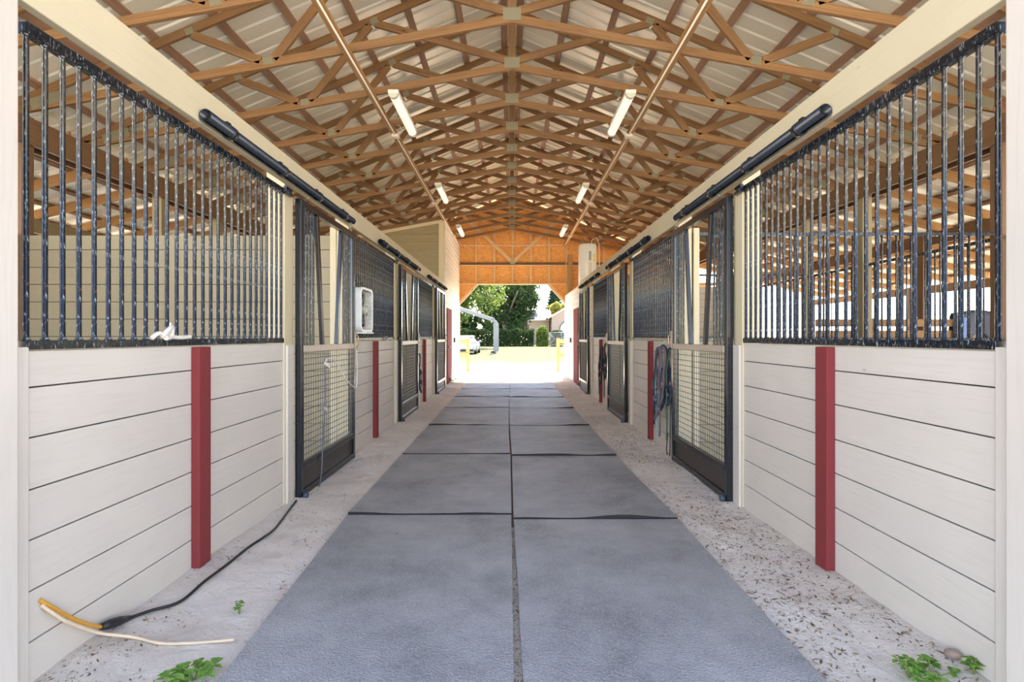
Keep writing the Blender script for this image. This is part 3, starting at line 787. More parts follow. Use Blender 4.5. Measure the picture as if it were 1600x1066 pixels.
# box fan
t = thing('box_fan', (-1.72, 5.50, 1.35), 'white box fan hung on the bars of the middle left stall', 'fan')
def rrect(w, h, r, n=5):
    out = []
    for (cx, cz, a0) in ((w-r, r, -PI/2), (w-r, h-r, 0), (r, h-r, PI/2), (r, r, PI)):
        for q in range(n+1):
            a = a0+PI/2*q/n; out.append((cx+r*math.cos(a), cz+r*math.sin(a)))
    return out
outer = rrect(.47, .49, .075); inner = [(y*.90+.0235, z*.90+.0245) for y, z in outer]
b = MB(); n = len(outer)
for i in range(n):
    j = (i+1) % n
    a, c, ai, ci = outer[i], outer[j], inner[i], inner[j]
    for x in (0, .10):
        q = [(x, a[0], a[1]), (x, c[0], c[1]), (x, ci[0], ci[1]), (x, ai[0], ai[1])]
        b.poly(q if x else q[::-1])
    b.poly([(0, *a), (0, *c), (.10, *c), (.10, *a)], smooth=True); b.poly([(0, *ai), (.10, *ai), (.10, *ci), (0, *ci)], smooth=True)
b.build('housing', M['white_plastic'], t)
b = MB()
for x in (.006, .092):
    for q in range(9): b.tube([(x, .03, .05+.048*q), (x, .44, .05+.048*q)], .0018, 5, False)
    for rr in (.06, .12, .18): b.tube([(x, .235+rr*math.cos(a*PI/12), .245+rr*math.sin(a*PI/12)) for a in range(25)], .0018, 5, False)
b.build('grille', M['fan_grille'] if 'fan_grille' in M else M['chrome'], t)
b = MB()
for q in range(5):
    a = 2*PI*q/5; b.beam((.05, .235+.04*math.cos(a), .245+.04*math.sin(a)), (.05, .235+.185*math.cos(a), .245+.185*math.sin(a)), .004, .11, (1, .5, 0))
b.build('blade', M['fan_blade'] if 'fan_blade' in M else M['chrome'], t)
MB().lathe([(.045, .02), (.045, .085), (.03, .095)], (0, .235, .245), 16, 'x').build('hub', M['endcap'], t)
b = MB(); b.box(-.01, .13, .08, .11, -.018, .0); b.box(-.01, .13, .36, .39, -.018, .0); b.build('foot', M['white_plastic'], t)
for yy in (.13, .34): MB().tube(smooth_path([(.05, yy, .49), (.0, yy+.01, .56), (-.045, yy+.02, .66)]), .004, 6).build('hanging_cord', M['black_cord'], t)

M['rope_blue'] = m_plain('blue_webbing', (.04, .075, .13), .7); M['rope_grey'] = m_plain('grey_webbing', (.12, .14, .17), .7)
M['rope_purple'] = m_plain('plum_rope', (.16, .10, .12), .8); M['rope_green'] = m_plain('green_webbing', (.03, .12, .07), .7)
M['rope_teal'] = m_plain('pale_blue_rope', (.30, .40, .40), .8); M['rope_black'] = m_plain('black_webbing', (.02, .02, .022), .6)
M['rope_navy'] = m_plain('navy_webbing', (.03, .045, .08), .6)
def halter(s, y, z, dz, w, m, label, tail=None, x_off=0, r=.010, name='halter'):
    r *= 1.35
    """a halter hanging from a hook: three nested strap loops, rings and a buckle"""
    t = thing(name, (s*(1.725-x_off), y, z), label, 'halter' if name == 'halter' else 'rope', 'halters and lead ropes')
    b = MB(); i = -s
    def loop(cy, cz, a, c, tilt, xo):
        pts = []
        for q in range(25):
            an = 2*PI*q/24; yy = a*math.cos(an); zz = c*math.sin(an)
            pts.append((i*(xo+.012*math.sin(an*2)), cy+yy*math.cos(tilt)-zz*math.sin(tilt), cz+yy*math.sin(tilt)+zz*math.cos(tilt)))
        return pts
    b.tube(loop(0, -dz*.28, w*.42, dz*.29, .08, .015), r, 6, False)
    b.tube(loop(.01*w, -dz*.62, w*.52, dz*.22, -.25, .03), r, 6, False)
    b.tube(loop(-.05*w, -dz*.82, w*.36, dz*.17, .3, .045), r, 6, False)
    b.tube(smooth_path([(0, w*.3, -dz*.35), (i*.035, w*.42, -dz*.6), (i*.03, w*.2, -dz*.95)]), r, 6)
    b.tube(smooth_path([(0, -w*.25, -dz*.3), (i*.035, -w*.38, -dz*.62), (i*.03, -w*.1, -dz*.93)]), r, 6)
    b.build('strap', m, t)
    b = MB()
    for (cy, cz) in ((w*.42, -dz*.56), (-w*.36, -dz*.60), (0, -dz*.80)):
        b.tube([(i*.045+.0, cy+.018*math.cos(a*PI/8), cz+.018*math.sin(a*PI/8)) for a in range(17)], .0035, 6, False)
    b.build('ring', M['chrome'], t)
    if tail:
        tm, td, ty = tail
        MB().tube(smooth_path([(i*.02, 0, 0), (i*.055, ty*.4, -dz*.4), (i*.05, ty*.8, -dz), (i*.045, ty, -td*.8), (i*.045, ty+.015, -td)]), .009, 7).build('lead_rope', tm, t)
    return t
halter(1, 5.52, 1.17, .62, .22, M['rope_navy'], 'dark halter hanging nearest the black door in the tangled bunch on the right wall', (M['rope_green'], 1.0, .03), 0)
halter(1, 5.80, 1.19, .74, .26, M['rope_blue'], 'blue halter with pale rope hanging at the front of the bunch on the right wall', (M['rope_teal'], .92, .10), .0, .013)
halter(1, 5.64, 1.18, .66, .22, M['rope_purple'], 'plum coloured halter and rope in the middle of the bunch on the right wall', (M['rope_purple'], .98, -.02), .055, .011)
halter(1, 5.72, 1.17, .80, .20, M['rope_grey'], 'grey halter hanging over the blue one on the right wall', (M['rope_black'], .86, .05), .075, .011)
halter(1, 5.78, 1.10, .60, .20, M['rope_navy'], 'navy halter lowest and outermost in the bunch on the right wall', (M['rope_teal'], .95, -.06), .06, .012)
halter(1, 9.30, 1.17, .66, .30, M['rope_black'], 'black halter hanging beside the middle door on the right wall', (M['rope_black'], .98, .0), .0, .012)
halter(1, 9.52, 1.12, .74, .26, M['rope_black'], 'second black halter hanging closest to the far red plank on the right wall', (M['rope_navy'], .9, .05), .05, .012)
rope('rope', [(1.71, 5.46, 1.10), (1.70, 5.47, .7), (1.70, 5.50, .35), (1.70, 5.52, .02), (1.69, 5.6, .05), (1.70, 5.58, .25)], .006, M['black_cord'], 'thin black cord hanging to the sand beside the nearest right door', 'rope')
t = halter(-1, 9.42, .98, .72, .18, M['rope_blue'], 'blue lead rope hanging beside the middle left door', None, 0, .010, name='lead_rope')
for s, yy, nm in ((1, 5.46, 'right'),):
    h = MB(); h.tube(smooth_path([(1.752, 5.60, 1.20), (1.70, 5.60, 1.21), (1.67, 5.60, 1.23), (1.665, 5.60, 1.26)]), .005, 6); h.box(1.745, 1.756, 5.57, 5.63, 1.17, 1.24)
    tag(h.build('hook', M['chrome']), 'metal wall hook holding the bunch of halters on the right wall', 'hook')
# clips on the sills
def clip(x, y, z, s, label, m):
    b = MB(); b.tube([(x, y+.03*math.cos(a*PI/8), z+.022*math.sin(a*PI/8)) for a in range(17)], .005, 6, False)
    b.tube(smooth_path([(x, y-.03, z), (x-s*.02, y-.05, z+.03), (x-s*.01, y-.09, z+.02)]), .006, 6)
    b.tube(smooth_path([(x, y, z-.02), (x-s*.012, y+.01, z-.06), (x-s*.01, y, z-.09)]), .006, 6)
    return tag(b.build('snap_hook', m), label, 'clip', 'snap hooks on the stall sills')
clip(-1.728, 7.05, 1.275, -1, 'metal snap hook on the sill of the middle left stall', M['chrome'])
clip(-1.728, 10.9, 1.275, -1, 'metal snap hook on the sill of the far left stall', M['chrome'])
# white rag / knotted rope on the near left sill
b = MB()
b.tube(smooth_path([(-1.745, 2.48, 1.292), (-1.74, 2.52, 1.315), (-1.735, 2.57, 1.31), (-1.74, 2.60, 1.325), (-1.745, 2.63, 1.30), (-1.74, 2.70, 1.295), (-1.742, 2.77, 1.30)]), .011, 7,
       radii=None)
b.tube(smooth_path([(-1.735, 2.54, 1.30), (-1.73, 2.58, 1.335), (-1.74, 2.62, 1.345), (-1.738, 2.61, 1.30), (-1.73, 2.56, 1.292)]), .012, 7)
b.tube(smooth_path([(-1.738, 2.60, 1.33), (-1.738, 2.605, 1.37)]), .004, 6)
tag(b.build('knotted_rag', M['skin_rope_white']), 'knotted white cord lying on the sill of the nearest left grille', 'cord')
# white cord and chain on near left door
rope('cord', [(-1.665, 4.55, 1.075), (-1.66, 4.62, 1.10), (-1.66, 4.75, 1.085), (-1.66, 4.95, 1.0), (-1.66, 5.15, .86), (-1.655, 5.40, .76), (-1.655, 5.46, .79), (-1.66, 5.49, .92), (-1.66, 5.47, 1.15)], .006, M['skin_rope_white'], 'thin white cord looped across the mesh of the nearest left door', 'cord')
t = thing('tether', (-1.665, 4.55, 1.08), 'grey tether with a snap clip hanging down the mesh of the nearest left door', 'rope')
MB().tube(smooth_path([(0, 0, .02), (.004, -.005, -.2), (.006, -.02, -.45), (.004, -.06, -.75), (.01, -.10, -.95), (.03, -.2, -1.05)]), .006, 6).build('strap', M['rope_grey'], t)
b = MB(); b.tube([(.008, .02*math.cos(a*PI/8), -.42+.035*math.sin(a*PI/8)) for a in range(17)], .004, 6, False); b.tube([(.0, -.01, 0), (.008, 0, -.06)], .006, 6); b.build('clip', M['chrome'], t)
b = MB(); b.tube(smooth_path([(.005, .0, .0), (.01, .03, -.04), (.01, .05, -.02), (.01, .09, -.06)]), .009, 6); b.build('knot', M['skin_rope_white'], t)

# cables on the ground
def gz(x, y): return sand_h(x, y)
pl = thing('extension_cord', (-1.5, 2.25, 0), 'black extension cord lying along the foot of the left wall', 'cord')
pts = [(-1.395, 2.30, .03), (-1.30, 2.37, .0), (-1.22, 2.45, 0), (-1.20, 2.6, 0), (-1.27, 2.85, 0), (-1.37, 3.1, 0), (-1.47, 3.4, 0), (-1.55, 3.70, 0), (-1.60, 3.9, 0), (-1.66, 4.06, 0)]
pts = [(x, y, max(gz(x, y), -.01)+.010 if z == 0 else z) for x, y, z in pts]
def from_px(px, py, z=.01):
    Y = (1.3-z)*800/(py-526); return ((px-800)*Y/800, Y, z)
bl_px = [(205, 975), (235, 962), (282, 943), (320, 915), (355, 888), (388, 860), (410, 845), (430, 826), (450, 800), (463, 785)]
P = [from_px(a, b_) for a, b_ in bl_px]; P = [(x, y, max(gz(x, y), -.01)+.010) for x, y, z in P]
a0 = P[0]
def wpx(px, py, X): Y = -X*800/(800-px); return Vector((X, Y, 1.3-(py-526)*Y/800))
cable = MB().tube(smooth_path([Vector(p)-pl.location for p in P]), .0075, 8).build('cable', M['black_cord'], pl)
p0 = wpx(158, 980, -1.73); p1 = Vector(a0)
dd = (p1-p0)
MB().tube([p0-pl.location, p0+dd*.25-pl.location, p0+dd*.6-pl.location, p1-pl.location], .018, 10, radii=[.014, .02, .019, .009]).build('plug', M['black_plastic'], pl)
# orange cord and tan cord coming out of a hole in the board
hx = lambda py, px: None
wp = lambda px, py: (-1.752, 1.752*800/(800-px), 1.3-(py-526)*(1.752*800/(800-px))/800)
h = wp(62, 938)
rope('orange_cord', [h, wpx(85, 951, -1.742), wpx(110, 965, -1.737), wpx(135, 975, -1.733), tuple(p0)], .0075, M['orange'], 'orange power cord coming out of the left wall to the black plug', 'cord')
tp = [(207, 998), (250, 1002), (290, 1002), (330, 996), (366, 992)]
T2 = [from_px(a, b_, .02) for a, b_ in tp]; T2 = [(x, y, max(gz(x, y), -.01)+.009) for x, y, z in T2]
rope('tan_cord', [(h[0], h[1]+.005, h[2]-.02), wpx(85, 960, -1.725), wpx(106, 972, -1.715), wpx(154, 989, -1.70)]+T2, .0065, M['tan_cord'], 'pale tan cord coming out of the left wall onto the sand', 'cord')

# ------------------------------------------------------------------ weeds and litter
def weed(x, y, H, n, lr, label, seed, spread=.06):
    rnd = random.Random(seed); z0 = gz(x, y) if abs(x) < 1.8 else 0
    t = thing('weed', (x, y, z0), label, 'weed')
    st = MB(); lf = MB()
    for k in range(n):
        a = rnd.uniform(0, 2*PI); r = rnd.uniform(.2, 1)*spread; hh = H*rnd.uniform(.5, 1)
        st.tube([(0, 0, -.005), (r*.5*math.cos(a), r*.5*math.sin(a), hh*.6), (r*math.cos(a), r*math.sin(a), hh)], .0022, 5)
        for q in range(5):
            b_ = a+rnd.uniform(-2.5, 2.5); L = lr*rnd.uniform(.7, 1.2); c = Vector((r*math.cos(a), r*math.sin(a), hh*rnd.uniform(.6, 1)))
            d = Vector((math.cos(b_), math.sin(b_), rnd.uniform(-.1, .5))).normalized(); sd_ = d.cross(Vector((0, 0, 1))).normalized(); up = Vector((0, 0, 1))
            prof = [(0, 0), (.25, .22), (.55, .30), (.8, .18), (1, 0)]
            cen = [c+d*(L*u)+up*(-.25*L*u*u) for u, _ in prof]
            for i in range(4):
                w0, w1 = prof[i][1]*L, prof[i+1][1]*L
                for sg in (-1, 1):
                    q4 = [cen[i], cen[i+1], cen[i+1]+sd_*w1*sg+up*w1*.3, cen[i]+sd_*w0*sg+up*w0*.3]
                    lf.poly(q4 if sg > 0 else q4[::-1], smooth=True)
    st.build('stem', M['stem'], t); lf.build('leaves', M['leaf_weed'], t)
    return t
M['stem'] = m_plain('weed_stem', (.20, .28, .08), .6)
x, y, z = from_px(374, 952); weed(x, y, .07, 4, .022, 'tiny upright green seedling in the sand beside the left mat', 3, .02)
x, y, z = from_px(305, 1052); weed(x, y, .06, 9, .045, 'leafy green weed clump at the lower left beside the mat', 5, .09)
x, y, z = from_px(268, 1064); weed(x, y, .04, 6, .04, 'low green weed at the bottom left edge of the photo', 11, .05)
x, y, z = from_px(1420, 1055); weed(x, y, .07, 6, .035, 'green weed in the sand at the lower right, left of the snail shell', 8, .07)
x, y, z = from_px(1456, 1062); weed(x, y, .06, 8, .045, 'bushy bright green weed at the bottom edge just below the snail shell', 9, .08)
x, y, z = from_px(1522, 1064); weed(x, y, .06, 3, .04, 'small green weed near the right wall, right of the snail shell', 14, .03)
x, y, z = from_px(1548, 1066); weed(x, y, .07, 3, .045, 'small green weed right up against the foot of the right wall', 15, .03)
x, y = -1.64, 14.15; weed(x, y, .16, 10, .09, 'grass tuft at the foot of the white siding beyond the left red door', 21, .14)
# snail shell
x, y, z = from_px(1489, 1040)
b = MB(); b.lathe([(.002, -.03), (.014, -.024), (.020, -.008), (.018, .008), (.010, .022), (.002, .034)], (0, 0, 0), 14)
sh = b.build('snail_shell', m_plain('shell', (.34, .24, .20), .5)); sh.location = (x, y, gz(x, y)+.018); sh.rotation_euler = (1.2, .2, .3)
tag(sh, 'small brown snail shell on the sand near the right wall', 'shell')
# leaf litter and chips
def litter(name, pts, label):
    b = MB()
    for (x, y, z, sz) in pts:
        a = random.uniform(0, PI); L = sz*random.uniform(.6, 1.8); w2 = sz*random.uniform(.15, .5)
        d = Vector((math.cos(a), math.sin(a), random.uniform(-.3, .3))); e = Vector((-math.sin(a), math.cos(a), random.uniform(-.4, .4)))
        c = Vector((x, y, z+.003))
        b.poly([c-d*L/2, c+e*w2/2, c+d*L/2, c-e*w2/2])
    return tag(b.build(name, M['litter']), label, 'leaf litter', kind='stuff')
L1 = []; R1 = []; C1 = []
for _ in range(9000):
    y = 1.8+14*random.random()**1.5; x = -random.uniform(1.12, 1.74)
    if fbm(x*1.2, y*.8, 1.5) + random.uniform(-.4, .4) > .08: L1.append((x, y, gz(x, y), random.choice((.006, .009, .012, .018))))
for _ in range(24000):
    y = 1.8+14*random.random()**1.5; x = random.uniform(1.14, 1.74)
    if fbm(x*1.2+4, y*.8, 1.5) + random.uniform(-.5, .5) > .0: R1.append((x, y, gz(x, y), random.choice((.006, .009, .013, .022))))
for _ in range(2500):
    y = random.uniform(1.7, 14); x = .02-.06*min(1, (y-1.7)/6)+random.uniform(-.02, .02); C1.append((x, y, -.022, .012))
litter('leaf_litter', L1, 'brown dry leaf bits scattered on the sand along the left wall')
litter('leaf_litter', R1, 'brown dry leaf bits scattered on the sand along the right wall')
litter('leaf_litter', C1, 'wood shavings in the gap between the two rows of mats')
for k, (px, py) in enumerate(((640, 715), (620, 835), (835, 708), (1130, 880))):
    x, y, z = from_px(px, py, 0.004)
    b = MB(); b.poly([(-.015, 0, .0), (0, -.007, .006), (.018, 0, .002), (0, .008, .005)])
    o = b.build('dry_leaf', M['litter']); o.location = (x, y, z); o.rotation_euler = (0, 0, k)
    tag(o, ['small dry leaf on the left mats, far from the camera', 'dry leaf on the nearest left mat', 'pale chip by the middle gap on the right mats', 'dry leaf on the nearest right mat'][k], 'leaf')

# ------------------------------------------------------------------ outdoors
def stub_fence(s, x_in, label):
    t = thing('rail_fence', (0, 20.0, 0), label, 'fence', 'timber fence stubs by the far doorway')
    MB().box(s*x_in-.06, s*x_in+.06, -.06, .06, -.1, 1.24).build('post', M['pale_timber'], t, bevel=.006)
    MB().box(s*(x_in+1.6)-.06, s*(x_in+1.6)+.06, -.06, .06, -.1, 1.24).build('post', M['pale_timber'], t, bevel=.006)
    a, c = sorted((s*(x_in-.05), s*(x_in+1.75)))
    for z0, z1 in ((1.03, 1.19), (.50, .66)): MB().box(a, c, -.10, -.062, z0, z1).build('rail', M['pale_timber'], t, bevel=.004)
stub_fence(-1, 1.73, 'pale timber two-rail fence just outside the far doorway on the left')
stub_fence(1, 1.80, 'pale timber two-rail fence just outside the far doorway on the right')

def foliage(n, fn, size, seed):
    rnd = random.Random(seed); b = MB()
    for _ in range(n):
        c, nrm = fn(rnd)
        a = Vector((rnd.uniform(-1, 1), rnd.uniform(-1, 1), rnd.uniform(-1, 1))).normalized()
        u = a.cross(nrm + Vector((rnd.uniform(-.6, .6), rnd.uniform(-.6, .6), rnd.uniform(-.6, .6)))).normalized(); v = u.cross(a).normalized() if u.length > 0 else a
        s = size*rnd.uniform(.6, 1.5)
        b.poly([c-u*s, c+v*s*.55, c+u*s, c-v*s*.55])
    return b
def crown(rx, ry, rz, zc, nb, seed, rb=.32):
    rnd = random.Random(seed); bl_ = []
    for _ in range(nb):
        d = Vector((rnd.gauss(0, 1), rnd.gauss(0, 1), rnd.gauss(0, 1))).normalized()*rnd.uniform(.35, .95)
        bl_.append((Vector((d.x*rx, d.y*ry, zc+d.z*rz)), rb*min(rx, rz)*rnd.uniform(.6, 1.3)))
    def fn(r):
        c, rr = r.choice(bl_); d = Vector((r.gauss(0, 1), r.gauss(0, 1), r.gauss(0, 1))).normalized()
        return c + d*rr*r.uniform(.55, 1.05), d
    return fn
def tree(x, y, rx, rz, zc, m, n, label, seed, size=.25, tr=.3, group='trees beyond the hedge'):
    t = thing('tree', (x, y, -.06), label, 'tree', group)
    foliage(n, crown(rx, rx, rz, zc, 46, seed), size, seed).build('foliage', M[m], t)
    rnd = random.Random(seed); b = MB()
    b.tube(smooth_path([(0, 0, 0), (.2, 0, zc*.3), (-.1, .1, zc*.6), (.2, 0, zc)]), tr, 8)
    for q in range(6):
        a = rnd.uniform(0, 2*PI); b.tube([(0, 0, zc*rnd.uniform(.35, .7)), (rx*.4*math.cos(a), rx*.4*math.sin(a), zc*.9), (rx*.7*math.cos(a), rx*.7*math.sin(a), zc+rz*.3)], tr*.4, 6)
    b.build('trunk', M['bark'], t); return t
tree(-7.2, 62, 6.3, 5.2, 8.0, 'leaf_bright', 15000, 'tall bright green tree behind the white car', 31, .20, .3)
tree(-1.2, 80, 5.3, 4.8, 6.8, 'leaf_dark', 14000, 'dark green tree in the middle of the far doorway', 32, .20, .35)
tree(2.3, 94, 2.6, 3.4, 10.6, 'leaf_bright', 6000, 'yellow green treetop at the right of the dark tree', 33, .2, .2)
tree(-16, 92, 8, 6, 8, 'leaf_dark', 9000, 'dark tree at the far left behind the bright tree', 34, .28, .4)
tree(9.4, 104, 1.8, 1.5, 6.9, 'leaf_yellow', 4000, 'pale yellow green bush rising behind the house roof', 36, .2, .15)
tree(13.5, 100, 2.6, 2.2, 6.9, 'leaf_yellow', 4000, 'wide pale bush behind the right part of the house', 37, .2, .15)
for k, (x, y, rx) in enumerate(((-26, 98, 9), (-11, 100, 8), (1.0, 102, 6))):
    tree(x, y, rx, 3.2, 3.4, 'leaf_dark', 9000, ['low dark thicket at the far left behind the hedge', 'low dark thicket behind the carport frame', 'low dark thicket left of the house'][k], 60+k, .28, .2)
# conifer
t = thing('conifer', (9.3, 112, -.06), 'dark blue green conifer behind the house', 'tree')
def cfn(r):
    h = r.uniform(.5, 14)**1.0; rad = 4.3*(1-h/15)*(.55+.45*math.sin(h*5.2)**2)*r.uniform(.5, 1.0); a = r.uniform(0, 2*PI)
    return Vector((rad*math.cos(a), rad*math.sin(a), h)), Vector((math.cos(a), math.sin(a), .4))
foliage(14000, cfn, .22, 40).build('foliage', M['leaf_blue'], t); MB().tube([(0, 0, 0), (0, 0, 14)], .25, 8, radii=[.35, .04]).build('trunk', M['bark'], t)
# hedge
for k, (x0, x1, h) in enumerate(((-34, -10, 2.3), (-10, 3.2, 2.45), (3.2, 5.2, 2.9), (5.2, 7.2, 2.2), (7.2, 9.2, 3.3), (9.2, 34, 2.4))):
    t_ = thing('hedge', ((x0+x1)/2, 71, -.06), ['leafy hedge behind the car at the far left', 'long dark green hedge across the back of the lawn', 'rounded bright shrub in front of the house wall', 'low thin shrub beside the chain link gate', 'rounded shrub under the arched house window', 'leafy hedge continuing to the far right'][k], 'hedge')
    W_ = (x1-x0)/2
    def hf(r, W_=W_, h=h, k=k):
        x = r.uniform(-W_+.2, W_-.2); z = r.uniform(0, 1)**.8*h*(1-.12*math.sin(x*1.3+k)**2)
        if k in (2, 4): z = r.uniform(0, 1)*h*math.sqrt(max(0, 1-(x/W_)**2)*.8+.2)
        y = r.uniform(-.7, .7); return Vector((x, y, z)), Vector((0, -1, .3))
    foliage(int(700*(x1-x0)) if abs(x0) < 20 else 5000, hf, .15, 50+k).build('foliage', M['leaf_bright' if k in (2, 4) else 'leaf_dark'], t_)
# chain link gate by hedge at right
t_ = thing('chain_link_gate', (6.6, 68.5, 0), 'grey chain link gate in front of the right hedge', 'gate')
for x in (-1.6, 0, 1.6): MB().tube([(x, 0, -.1), (x, 0, 1.9)], .04, 8).build('post', M['chrome'], t_)
for z in (.15, 1.85): MB().tube([(-1.6, 0, z), (1.6, 0, z)], .03, 8).build('rail', M['chrome'], t_)
b = MB()
for i in range(-24, 25):
    x = i*.13
    b.tube([(max(-1.6, min(1.6, x-.85)), 0, .15), (max(-1.6, min(1.6, x+.85)), 0, 1.85)], .006, 4, False)
    b.tube([(max(-1.6, min(1.6, x+.85)), .01, .15), (max(-1.6, min(1.6, x-.85)), .01, 1.85)], .006, 4, False)
b.build('wire_mesh', M['chrome'], t_)
# carport frame
M['galv'] = m_plain('galvanised_tube', (.24, .27, .28), .5, .2)
t_ = thing('carport_frame', (-1.35, 40.5, 0), 'grey metal carport frame standing on the lawn beside the white car', 'carport')
for (xa, nm) in ((0, 1),):
    for yy in (0, 7):
        MB().box(-.12, .12, yy-.06, yy+.06, -.1, 2.45).build('leg', M['galv'], t_, bevel=.01)
        MB().box(-6.6, -6.36, yy-.06, yy+.06, -.1, 2.45).build('leg', M['galv'], t_, bevel=.01)
        MB().beam((0.02, yy, 2.42), (-.16, yy, 2.72), .12, .22).build('corner', M['galv'], t_, bevel=.01)
        MB().beam((-6.50, yy, 2.42), (-6.32, yy, 2.72), .12, .22).build('corner', M['galv'], t_, bevel=.01)
        MB().beam((-.12, yy, 2.68), (-3.24, yy, 3.72), .12, .20).build('roof_bow', M['galv'], t_, bevel=.01)
        MB().beam((-6.36, yy, 2.68), (-3.24, yy, 3.72), .12, .20).build('roof_bow', M['galv'], t_, bevel=.01)
for x in (0, -6.48): MB().box(x-.03, x+.03, .06, 6.94, 2.3, 2.36).build('side_rail', M['galv'], t_)
MB().lathe([(.16, 0), (.16, .12), (.05, .16)], (-.15, -.2, 0), 12).build('footing', M['black_plastic'], t_)

# white car seen from behind
def car(x, y, rz, label):
    t = thing('car', (x, y, -.06), label, 'car', rz=rz)
    paint = m_plain('white_car_paint', (.58, .59, .60), .2); glass = m_plain('car_glass', (.03, .045, .05), .08); rub = M['black_plastic']
    red = m_plain('tail_lamp_red', (.35, .01, .015), .2)
    # stations along the car (local +Y forwards): y, half width, z bottom, z belt, z roof, roof half width
    S = [(-2.38, .70, .42, .78, .80, .62), (-2.32, .84, .30, .95, .99, .72), (-2.1, .90, .26, 1.00, 1.06, .76), (-1.75, .91, .26, 1.00, 1.10, .72), (-1.2, .92, .26, .98, 1.33, .62), (-.7, .92, .26, .96, 1.42, .60),
         (0, .92, .26, .95, 1.45, .60), (.5, .92, .26, .95, 1.40, .60), (1.1, .91, .26, .95, 1.08, .66), (1.6, .90, .26, .88, .93, .66), (2.1, .86, .28, .76, .80, .60), (2.38, .70, .34, .60, .62, .5)]
    b = MB(); R = []
    for (yy, hw, z0, zb, zr, rw) in S:
        ring = [(-hw*.86, z0), (-hw, z0+.12), (-hw*1.0, (z0+zb)/2+.08), (-hw*.95, zb), (-rw, zr-.03), (-rw*.8, zr), (0, zr+.01), (rw*.8, zr), (rw, zr-.03), (hw*.95, zb), (hw*1.0, (z0+zb)/2+.08), (hw, z0+.12), (hw*.86, z0)]
        R.append([len(b.v)+i for i in range(len(ring))]); b.v += [Vector((px, yy, pz)) for px, pz in ring]
    for i in range(len(R)-1):
        for k in range(13):
            j = (k+1) % 13; b.quadface([R[i][k], R[i][j], R[i+1][j], R[i+1][k]], [(0, 0)]*4, True)
    b.quadface(R[0], [(0, 0)]*13); b.quadface(R[-1][::-1], [(0, 0)]*13)
    body = b.build('body', paint, t)
    g_ = MB(); g_.poly([(-.60, -1.70, 1.105), (.60, -1.70, 1.105), (.53, -1.20, 1.345), (-.53, -1.20, 1.345)]); 
    g_.build('rear_window', glass, t)
    g_ = MB(); g_.poly([(.56, 1.06, 1.11), (-.56, 1.06, 1.11), (-.52, .55, 1.40), (.52, .55, 1.40)]); g_.build('windscreen', glass, t)
    for sg in (-1, 1):
        g_ = MB(); q = [(sg*.885, -1.25, 1.0), (sg*.885, .95, .985), (sg*.63, .45, 1.37), (sg*.63, -.9, 1.375)]; g_.poly(q if sg > 0 else q[::-1]); g_.build('side_window', glass, t)
        MB().prism([(sg*.50, -2.345, .80), (sg*.86, -2.315, .82), (sg*.87, -2.30, .95), (sg*.58, -2.335, .92)], (0, .05, 0)).build('tail_lamp', red, t)
        m_ = MB(); m_.obox((sg*1.0, .62, 1.0), Vector((1, 0, 0)), Vector((0, 1, 0)), Vector((0, 0, 1)), .18, .12, .13); m_.build('wing_mirror', paint, t, bevel=.03)
        for yy in (-1.42, 1.42):
            wh = MB(); wh.lathe([(.20, -.11), (.31, -.11), (.33, -.08), (.33, .08), (.31, .11), (.20, .11)], (sg*.82, yy, .33), 24, 'x'); w_o = wh.build('wheel', rub, t)
            MB().lathe([(.19, -.115), (.19, .115)], (sg*.82, yy, .33), 20, 'x').build('hubcap', M['chrome'], w_o)
    MB().box(-.26, .26, -2.40, -2.375, .62, .74).build('number_plate', M['conduit'], t)
    MB().box(-.72, .72, -2.37, -2.1, .22, .36).build('bumper', rub, t, bevel=.02)
    MB().prism([(-.85, -2.25, .2), (.85, -2.25, .2), (.85, 2.2, .2), (-.85, 2.2, .2)], (0, 0, .1)).build('underbody', rub, t)
    return t
car(-3.62, 41.4, math.radians(-1), 'white sedan parked on the lawn beyond the far doorway')

# house
M['stucco'] = m_plain('pink_stucco', (.62, .44, .35), .8); M['shingle'] = m_plain('grey_brown_shingle', (.26, .23, .23), .8); M['trimw'] = m_plain('cream_trim', (.85, .74, .55), .6)
M['pane'] = m_plain('window_pane', (.55, .6, .62), .15)
t_ = thing('house', (0, 88, -.06), 'pale stucco house with grey shingle roof and arched window', 'house')
MB().box(2.9, 6.4, 0, 9, 0, 4.15).build('wall', M['stucco'], t_)
MB().prism([(2.45, -.4, 4.15), (6.9, -.4, 4.15), (6.9, 4.5, 6.0), (2.8, 4.5, 6.0)], (0, 0, .12)).build('roof', M['shingle'], t_)
MB().prism([(2.8, 4.5, 6.0), (6.9, 4.5, 6.0), (6.9, 9.4, 4.15), (2.45, 9.4, 4.15)], (0, 0, .12)).build('roof', M['shingle'], t_)
MB().box(2.42, 6.5, -.46, -.40, 4.05, 4.28).build('fascia', M['trimw'], t_)
MB().prism([(6.6, -3, 0), (13.4, -3, 0), (13.4, -3, 4.6), (10, -3, 6.6), (6.6, -3, 4.6)], (0, 12, 0)).build('wall', M['stucco'], t_)
for sg in (-1, 1):
    MB().beam((10, -3.1, 6.75), (10+sg*4.1, -3.1, 4.35), .3, .28).build('fascia', M['trimw'], t_)
    MB().prism([(10, -3.2, 6.85), (10+sg*4.2, -3.2, 4.45), (10+sg*4.2, -3.2, 4.32), (10, -3.2, 6.72)], (0, 12.4, 0)).build('roof', M['shingle'], t_)
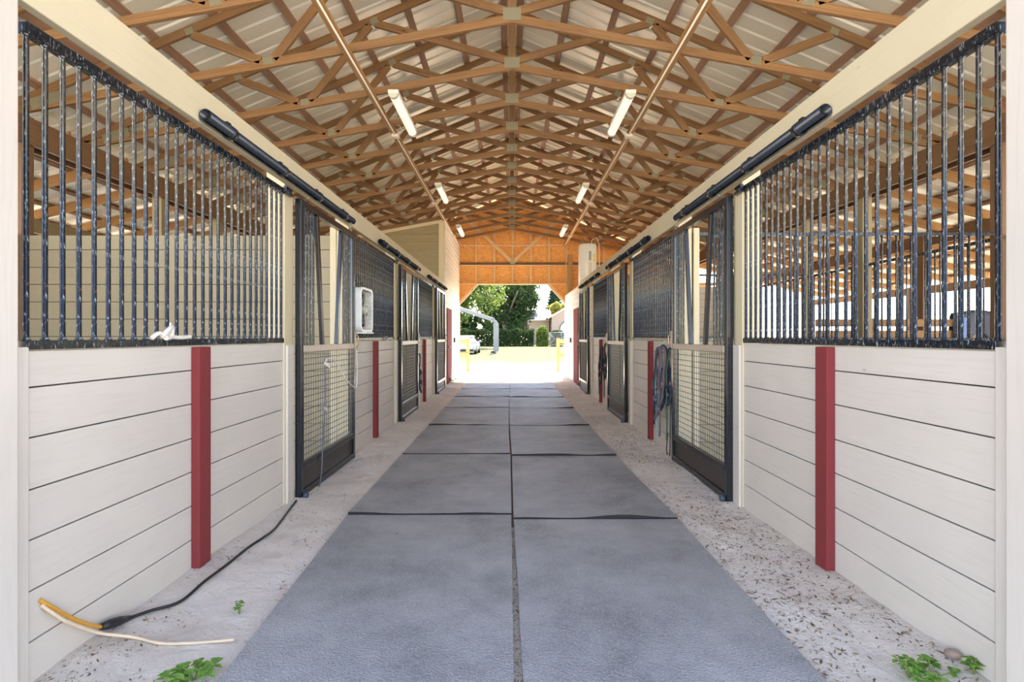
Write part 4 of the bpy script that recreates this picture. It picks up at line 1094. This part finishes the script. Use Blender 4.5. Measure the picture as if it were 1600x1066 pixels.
ar = [(8.0, -3.06, 1.0), (11.2, -3.06, 1.0)] + [(9.6+1.6*math.cos(PI*q/12), -3.06, 2.6+1.3*math.sin(PI*q/12)) for q in range(13)]
wf = MB().prism([(9.6+(p[0]-9.6)*1.12, p[1], 1.0+(p[2]-1.0)*1.08) for p in ar], (0, .05, 0)).build('window_frame', M['shingle'], t_)
MB().prism([(p[0], p[1]-.02, p[2]) for p in ar], (0, .02, 0)).build('pane', M['pane'], wf)

# fence run beyond the right lean-to with blanket
t_ = thing('board_fence', (0, 9.0, 0), 'brown board fence crossing the open lean-to behind the right stalls', 'fence')
for (z0, z1) in ((.35, .50), (.80, .95), (1.25, 1.405), (1.475, 1.605)): MB().box(5.34, 9.9, -.02, .02, z0, z1).build('rail', M['truss'], t_, bevel=.003)
for x in (6.3, 8.9): MB().box(x, x+.1, .021, .12, -.1, 1.62).build('post', M['darkwood'], t_, bevel=.004)
t_ = thing('horse_blanket', (8.15, 9.0, 1.61), 'dark navy horse blanket thrown over the fence behind the nearest right stall', 'blanket')
b = MB(); nx_, nz_ = 20, 16
for j in range(nz_+1):
    a = j/nz_
    for i in range(nx_+1):
        u = i/nx_; xx = -.45+.9*u; th = a*2-1
        topz = .10+.05*math.cos((u-.5)*PI)+.03*noise.noise(Vector((u*4, a*4, 1)))
        yy = math.copysign(min(1, abs(th)*4)*.06, th)+.02*noise.noise(Vector((u*5, a*6, 4))); zz = topz-max(0, abs(th)-.12)*(.55+.12*math.sin(u*9))
        b.v.append(Vector((xx*(1-.12*(1-abs(th))), yy, zz)))
for j in range(nz_):
    for i in range(nx_):
        q = j*(nx_+1)+i; b.quadface([q, q+1, q+nx_+2, q+nx_+1], [(0, 0)]*4, True)
o = b.build('cover', M['rope_navy'], t_); sm = o.modifiers.new('thick', 'SOLIDIFY'); sm.thickness = .015
MB().box(-.30, -.22, -.085, -.078, -.35, .02).build('strap', m_plain('blue_strap', (.10, .22, .50), .6), t_)
MB().box(.22, .32, -.085, -.078, -.35, .0).build('strap', bpy.data.materials['blue_strap'], t_)
